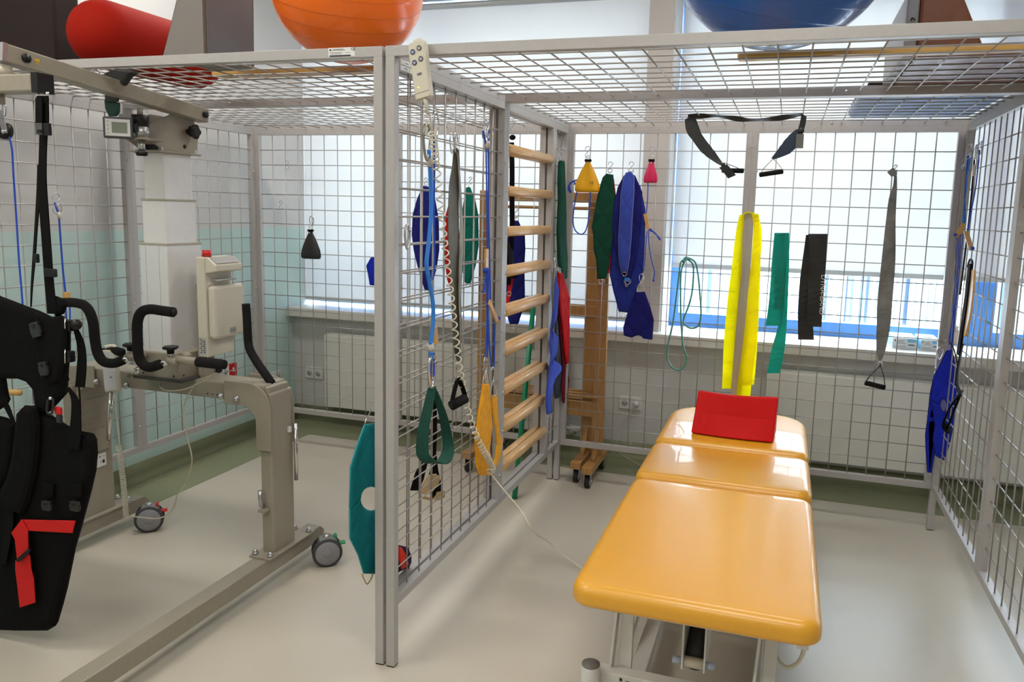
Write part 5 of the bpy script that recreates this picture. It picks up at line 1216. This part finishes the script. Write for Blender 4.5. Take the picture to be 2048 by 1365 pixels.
MB().cyl(Y(276, 738, .2), Y(258, 752, .3), .009, n=12).build('chrome_tube', CHROME, wk)
MB().tube([Y(204, 705, .3), Y(232, 702, .3), Y(245, 706, .3)], .017, 14).build('foam_stub', FOAM, wk)
h3 = foamtube([Y(492, 608, .44), Y(494, 640, .44), Y(496, 680, .44), Y(500, 700, .43), Y(512, 722, .42), Y(530, 748, .40), Y(544, 768, .40)], r=.0165)
MB().cyl(Y(542, 764, .40), Y(552, 780, .40), .011, n=14).build('chrome_tube', CHROME, wk)
# walker hand control
hcw = thing('hand_control', 'white and beige hand control hooked on the cross beam of the hoist', 'remote control', Y(225, 740, .29))
a_ = Y(219, 700, .29); b_ = Y(227, 783, .29); ax = (a_-b_).normalized(); ux_ = (Vector((.86, .5, 0))-ax*Vector((.86, .5, 0)).dot(ax)).normalized(); nn_ = ux_.cross(ax)
hb2 = MB().obox((a_+b_)/2, ux_, ax, nn_, .030, (a_-b_).length/2, .013).build('housing', IVORY, hcw, bevel=.006)
MB().obox((a_+b_)/2+nn_*.0135-ux_*.004, ux_, ax, nn_, .023, (a_-b_).length/2-.008, .001).build('front_face', mat('cool_white', (214, 216, 222), .4), hb2, bevel=.0008)
MB().tube(smooth_path([a_+ux_*.02-nn_*.01, a_+ux_*.01+ax*.012-nn_*.02, a_-ux_*.02+ax*.01-nn_*.01], 5), .008, 10).build('hook', IVORY, hcw)
MB().obox((a_+b_)/2+nn_*.015-ax*.025, ux_, ax, nn_, .004, .002, .0005).build('logo', INKG, hb2)
yq = .27
MB().tube(smooth_path([b_, Y(231, 800, .28), Y(235, 850, yq), Y(240, 890, yq)]), .0028, 8).build('lead', CORD, hcw)
helix([Y(237, 892, yq), Y(242, 930, yq), Y(248, 980, yq), Y(252, 1036, yq)], .0095, .0022, 42, 10).build('coiled_cord', CORD, hcw)
cw = mat('beige_cable', (196, 190, 168), .5)
MB().tube(smooth_path([Y(446, 737, .2), Y(430, 748, .22), Y(395, 765, .26), Y(372, 800, .28), Y(368, 830, .28), Y(376, 880, .28), Y(384, 920, .28), Y(375, 960, .3), Y(355, 990, .32), Y(345, 1020, .34), Y(320, 1037, .36), Y(285, 1036, .36), Y(262, 1033, .34)]), .0028, 8).build('loose_cable', cw, wk)
MB().tube(smooth_path([Y(320, 766, .31), Y(322, 775, .29), Y(335, 782, .28), Y(370, 779, .27), Y(405, 763, .24), Y(440, 740, .2)]), .0030, 8).build('loose_cable', cw, wk)
MB().obox(Y(438, 738, .195), EX, EY, EZ, .006, .012, .012).build('cable_tie', BLK, wk)

# ================================================================== HARNESS
YV = -.30
hv = thing('harness', 'black padded body harness with red straps hanging from the hoist at far left', 'harness', Y(80, 1240, YV))
def hv_pad(pts, dy, t_, m, name, ins=.014, parent=None): return pad([Y(u, v, YV+dy) for u, v in pts], (0, -1, 0), t_, m, parent or hv, name, ins)
def hv_rib(pts, dy, m, name, th=.0015, parent=None):
    cc = smooth_path([Y(u, v, YV+dy) for u, v, h in pts], 4); e_ = smooth_path([Y(u+h, v, YV+dy) for u, v, h in pts], 4)
    return MB().ribbon(cc, [b-a+Vector((0, -.004, 0)) for a, b in zip(cc, e_)], th).build(name, m, parent or hv)
hv_rib([(85, 192, 14), (87, 240, 13), (87, 270, 10), (85, 350, 10), (88, 420, 11), (94, 500, 11), (99, 570, 11), (105, 628, 12)], -.012, STRAP, 'suspension_strap')
hv_rib([(80, 330, 7), (77, 390, 6), (72, 460, 5), (68, 520, 5), (64, 570, 4), (62, 614, 3)], 0, STRAP, 'rear_strap')
hv_rib([(78, 196, 9), (78, 250, 9)], -.02, STRAP, 'strap_tail')
MB().obox(Y(101, 546, YV-.02), EX, EY, EZ, .023, .006, .013).build('strap_slider', BLK, hv, bevel=.003)
MB().obox(Y(73, 517, YV-.01), EX, EY, EZ, .008, .005, .014).build('strap_slider', BLK, hv, bevel=.002)
bk = MB().obox(Y(79, 258, YV-.028), EX, EY, EZ, .013, .004, .017).build('steel_buckle', mat('gun_steel', (110, 110, 112), .35, .9), hv, bevel=.002)
MB().obox(Y(79, 263, YV-.033), EX, EY, EZ, .008, .002, .005).build('buckle_slot', BLK, bk)
MB().obox(Y(95, 259, YV-.024), EX, EY, EZ, .012, .005, .018).build('black_buckle', BLK, hv, bevel=.002)
# upper vest
hv_pad([(-60, 560), (0, 592), (32, 604), (58, 614), (80, 622), (104, 634), (122, 630), (138, 645), (138, 700), (133, 760), (132, 790), (112, 812), (100, 824), (82, 828), (74, 812), (70, 780), (58, 766), (36, 758), (14, 758), (-60, 750)], 0, .035, VEST, 'chest_panel', .02)
hv_pad([(70, 625), (104, 634), (124, 632), (134, 660), (130, 720), (120, 762), (98, 770), (80, 740), (72, 690)], -.024, .018, VEST, 'front_flap')
hv_pad([(112, 592), (128, 598), (134, 610), (128, 628), (112, 634), (108, 612)], -.006, .02, VEST, 'shoulder_tab')
hv_pad([(-60, 740), (10, 752), (16, 790), (20, 800), (14, 812), (0, 820), (-60, 830)], .015, .02, VEST, 'side_panel')
hv_rib([(6, 800, 8), (14, 815, 8), (24, 838, 6), (30, 850, 4)], .01, STRAP, 'side_strap')
def buckle(u, v, w_=.016, h_=.022, tilt=.1):
    c = Y(u, v, YV-.04); ax_ = Vector((tilt, 0, 1)).normalized(); xx = Vector((1, 0, -tilt)).normalized()
    b = MB().obox(c, xx, ax_, EY, w_, h_, .006).build('side_release_buckle', mat('buckle_black', (34, 34, 36), .35), hv, bevel=.003)
    MB().obox(c-EY*.0065+ax_*h_*.5, xx, ax_, EY, w_*.35, h_*.25, .001).build('buckle_window', BLK, b)
    for s_ in (-1, 1): MB().obox(c+xx*s_*w_*1.05-ax_*h_*.1, xx, ax_, EY, w_*.18, h_*.45, .004).build('release_tab', mat('buckle_black', (34, 34, 36), .35), b, bevel=.001)
buckle(72, 660, .018, .024, -.3); buckle(88, 738, .016, .022, -.2)
for (u, v) in ((136, 651), (136, 713)):
    MB().obox(Y(u, v, YV-.01), EX, EY, EZ, .019, .012, .018).build('cam_buckle', BLK, hv, bevel=.004)
    MB().cyl(Y(u-6, v-14, YV-.026), Y(u-6, v+14, YV-.026), .0022, n=8).build('bright_pin', CHROME, hv)
MB().cyl(Y(152, 650, YV-.02), Y(152, 650, YV+.01), .017, n=18).build('round_cam', BLK, hv)
hv_rib([(150, 655, 6), (160, 682, 9), (164, 710, 10), (163, 740, 11), (160, 775, 11)], -.004, STRAP, 'hanging_strap', .002)
hv_pad([(126, 672), (134, 676), (140, 700), (128, 702)], .01, .012, STRAP, 'strap_fold'); hv_pad([(126, 738), (134, 740), (139, 762), (126, 764)], .01, .012, STRAP, 'strap_fold')
hv_rib([(136, 775, 5), (150, 800, 9), (152, 840, 12), (150, 870, 14), (148, 900, 13)], -.02, STRAP, 'broad_strap', .002)
hv_rib([(158, 775, 3), (160, 800, 3), (162, 830, 2)], 0, STRAP, 'thin_strap')
# red tag buckle between the panels
c = Y(117, 822, YV-.02); MB().obox(c, EX, EZ, EY, .013, .012, .005).build('red_tongue', REDM, hv, bevel=.003)
MB().obox(Y(119, 838, YV-.02), EX, EZ, EY, .010, .014, .006).build('hook_buckle', mat('buckle_black', (34, 34, 36), .35), hv, bevel=.004)
rope([Y(u, v, YV-.03) for u, v in ((96, 800), (94, 815), (95, 826), (102, 828), (106, 818), (106, 800), (100, 796))], .0035, mat('buckle_black', (34, 34, 36), .35), hv, 'open_buckle')
MB().ball(Y(101, 797, YV-.034), .006, 10, 8).build('buckle_stud', CHROME, hv)
# lower part
hv_pad([(38, 824), (50, 811), (72, 812), (90, 825), (108, 836), (130, 850), (160, 862), (182, 866), (190, 880), (192, 910), (189, 945), (180, 985), (168, 1030), (160, 1060), (148, 1100), (140, 1140), (132, 1180), (122, 1218), (112, 1252), (96, 1262), (40, 1262), (-60, 1258), (-60, 1110), (-40, 1010), (0, 985), (20, 950), (32, 900)], .004, .04, VEST, 'leg_panel', .022)
hv_pad([(38, 824), (50, 811), (74, 814), (80, 850), (78, 900), (72, 950), (60, 1000), (46, 1030), (20, 1022), (2, 992), (14, 960), (26, 920), (32, 870)], -.026, .03, VEST, 'padded_roll', .02)
hv_pad([(-60, 820), (-10, 830), (12, 835), (32, 850), (30, 900), (20, 950), (0, 985), (-60, 1010)], .03, .03, VEST, 'rear_panel', .02)
hv_rib([(-4, 985, 16), (8, 1000, 14), (18, 1030, 12), (14, 1080, 10), (6, 1130, 8)], -.025, VEST, 'side_binding', .002)
buckle(94, 1012, .017, .016, 0); buckle(150, 1013, .017, .016, 0)
hv_rib([(40, 1000, 0.5), (44, 1040, .5)], -.03, STRAP, 'seam', .001)
for (a1, a2) in ((82, 108), (138, 164)): hv_pad([(a1+4, 968), (a2, 968), (a2-1, 996), (a1+2, 996)], -.026, .006, STRAP, 'buckle_webbing', .004)
hv_pad([(42, 1040), (54, 1040), (151, 1042), (145, 1067), (52, 1062), (40, 1062)], -.034, .004, REDWEB, 'red_strap', .002)['label'] = 'horizontal piece of red webbing'
hv_pad([(43, 1040), (56, 1062), (57, 1100), (60, 1122), (35, 1122), (30, 1080), (23, 1066)], -.040, .004, REDWEB, 'red_strap', .002)['label'] = 'upper hanging piece of red webbing'
hv_pad([(31, 1122), (60, 1112), (63, 1140), (68, 1160), (71, 1206), (40, 1216), (36, 1180), (31, 1140)], -.038, .004, REDWEB, 'red_strap', .002)['label'] = 'lower hanging piece of red webbing'
MB().bar(Y(36, 1122, YV-.05), Y(60, 1100, YV-.05), .012, .012).build('red_strap_buckle', BLK, hv, bevel=.002)
# ropes and hooks on the left cage wall
XW_ = -1.955
def LW(u, v, dx=0): return at(u, v, x=XW_+dx)
t = thing('pulley_rope', 'thin blue rope running down from a black pulley at the far left', 'rope', LW(40, 600), 'ropes on the left mesh')
pq = Y(12, 262, -.1)
def PQ(u, v): return Y(u, v, .35)
rope([PQ(18, 272), PQ(24, 300), PQ(27, 350), PQ(33, 440), PQ(38, 520), PQ(45, 606), PQ(50, 700)], .0038, ROPEB, t)
MB().cyl(PQ(10, 262)-EY*.012, PQ(10, 262)+EY*.012, .034, n=24).build('pulley_wheel', BLK, t)
MB().bar(PQ(8, 222)-EY*.016, PQ(17, 268)-EY*.016, .004, .028, (1, 0, 0)).build('pulley_cheek', STEEL, t); MB().ball(PQ(16, 264)-EY*.02, .009, 10, 8).build('axle_bolt', CHROME, t)
carabiner(PQ(8, 208), .05, parent=t, m=STEEL)
t = thing('toggle_rope', 'thin blue rope with wooden toggle and snap hook on the left cage mesh', 'rope', LW(132, 700), 'toggle ropes')
s_hook(LW(112, 388), .09, wd=EY, parent=t); carabiner(LW(119, 408), .04, EY, parent=t)
rope([LW(109, 405), LW(113, 418), LW(117, 428)], .0035, ROPEB, t); MB().cyl(LW(117, 424), LW(119, 438), .0075).build('sleeve', SLEEVE, t)
rope([LW(118, 436), LW(122, 490), LW(126, 540), LW(131, 586)], .004, ROPEB, t)
MB().bar(LW(133, 584), LW(133, 606), .008, .036, (0, 1, 0)).build('toggle', WOODT, t, bevel=.002)
rope([LW(131, 606), LW(133, 640), LW(135, 668)], .0035, ROPEB, t); rope([LW(139, 598), LW(140, 640), LW(138, 668)], .0035, ROPEB, t)
carabiner(LW(143, 666), .13, EY, .0035, t)
o = MB().cyl(Y(-30, 783, .1), Y(40, 786, .1), .012, n=16).build('wooden_rod', WOODX, None); tag(o, 'short end of a wooden rod poking out behind the black harness', 'rod')
t = thing('knotted_band', 'dark grey band knotted over the roof grid of the left cage, green end below', 'exercise band', Y(238, 235, .13))
yk = .11
pad([Y(u, v, yk) for u, v in ((202, 158), (215, 145), (235, 137), (252, 139), (272, 141), (274, 149), (262, 155), (250, 172), (238, 170), (222, 164))], (0, -1, 0), .03, BLKB, t, 'knotted_loop')
pad([Y(u, v, yk+.02) for u, v in ((209, 200), (240, 206), (240, 225), (234, 233), (218, 233), (211, 218))], (0, -1, 0), .012, mat('deep_green_band', (10, 66, 58), .6), t, 'green_end')
MB().ribbon([Y(u, v, yk+.01) for u, v in ((224, 160), (224, 180), (224, 204))], Vector((.03, 0, 0)), .002).build('band_fall', BLKB, t)
s_hook(Y(193, 138, yk), .06, parent=t)
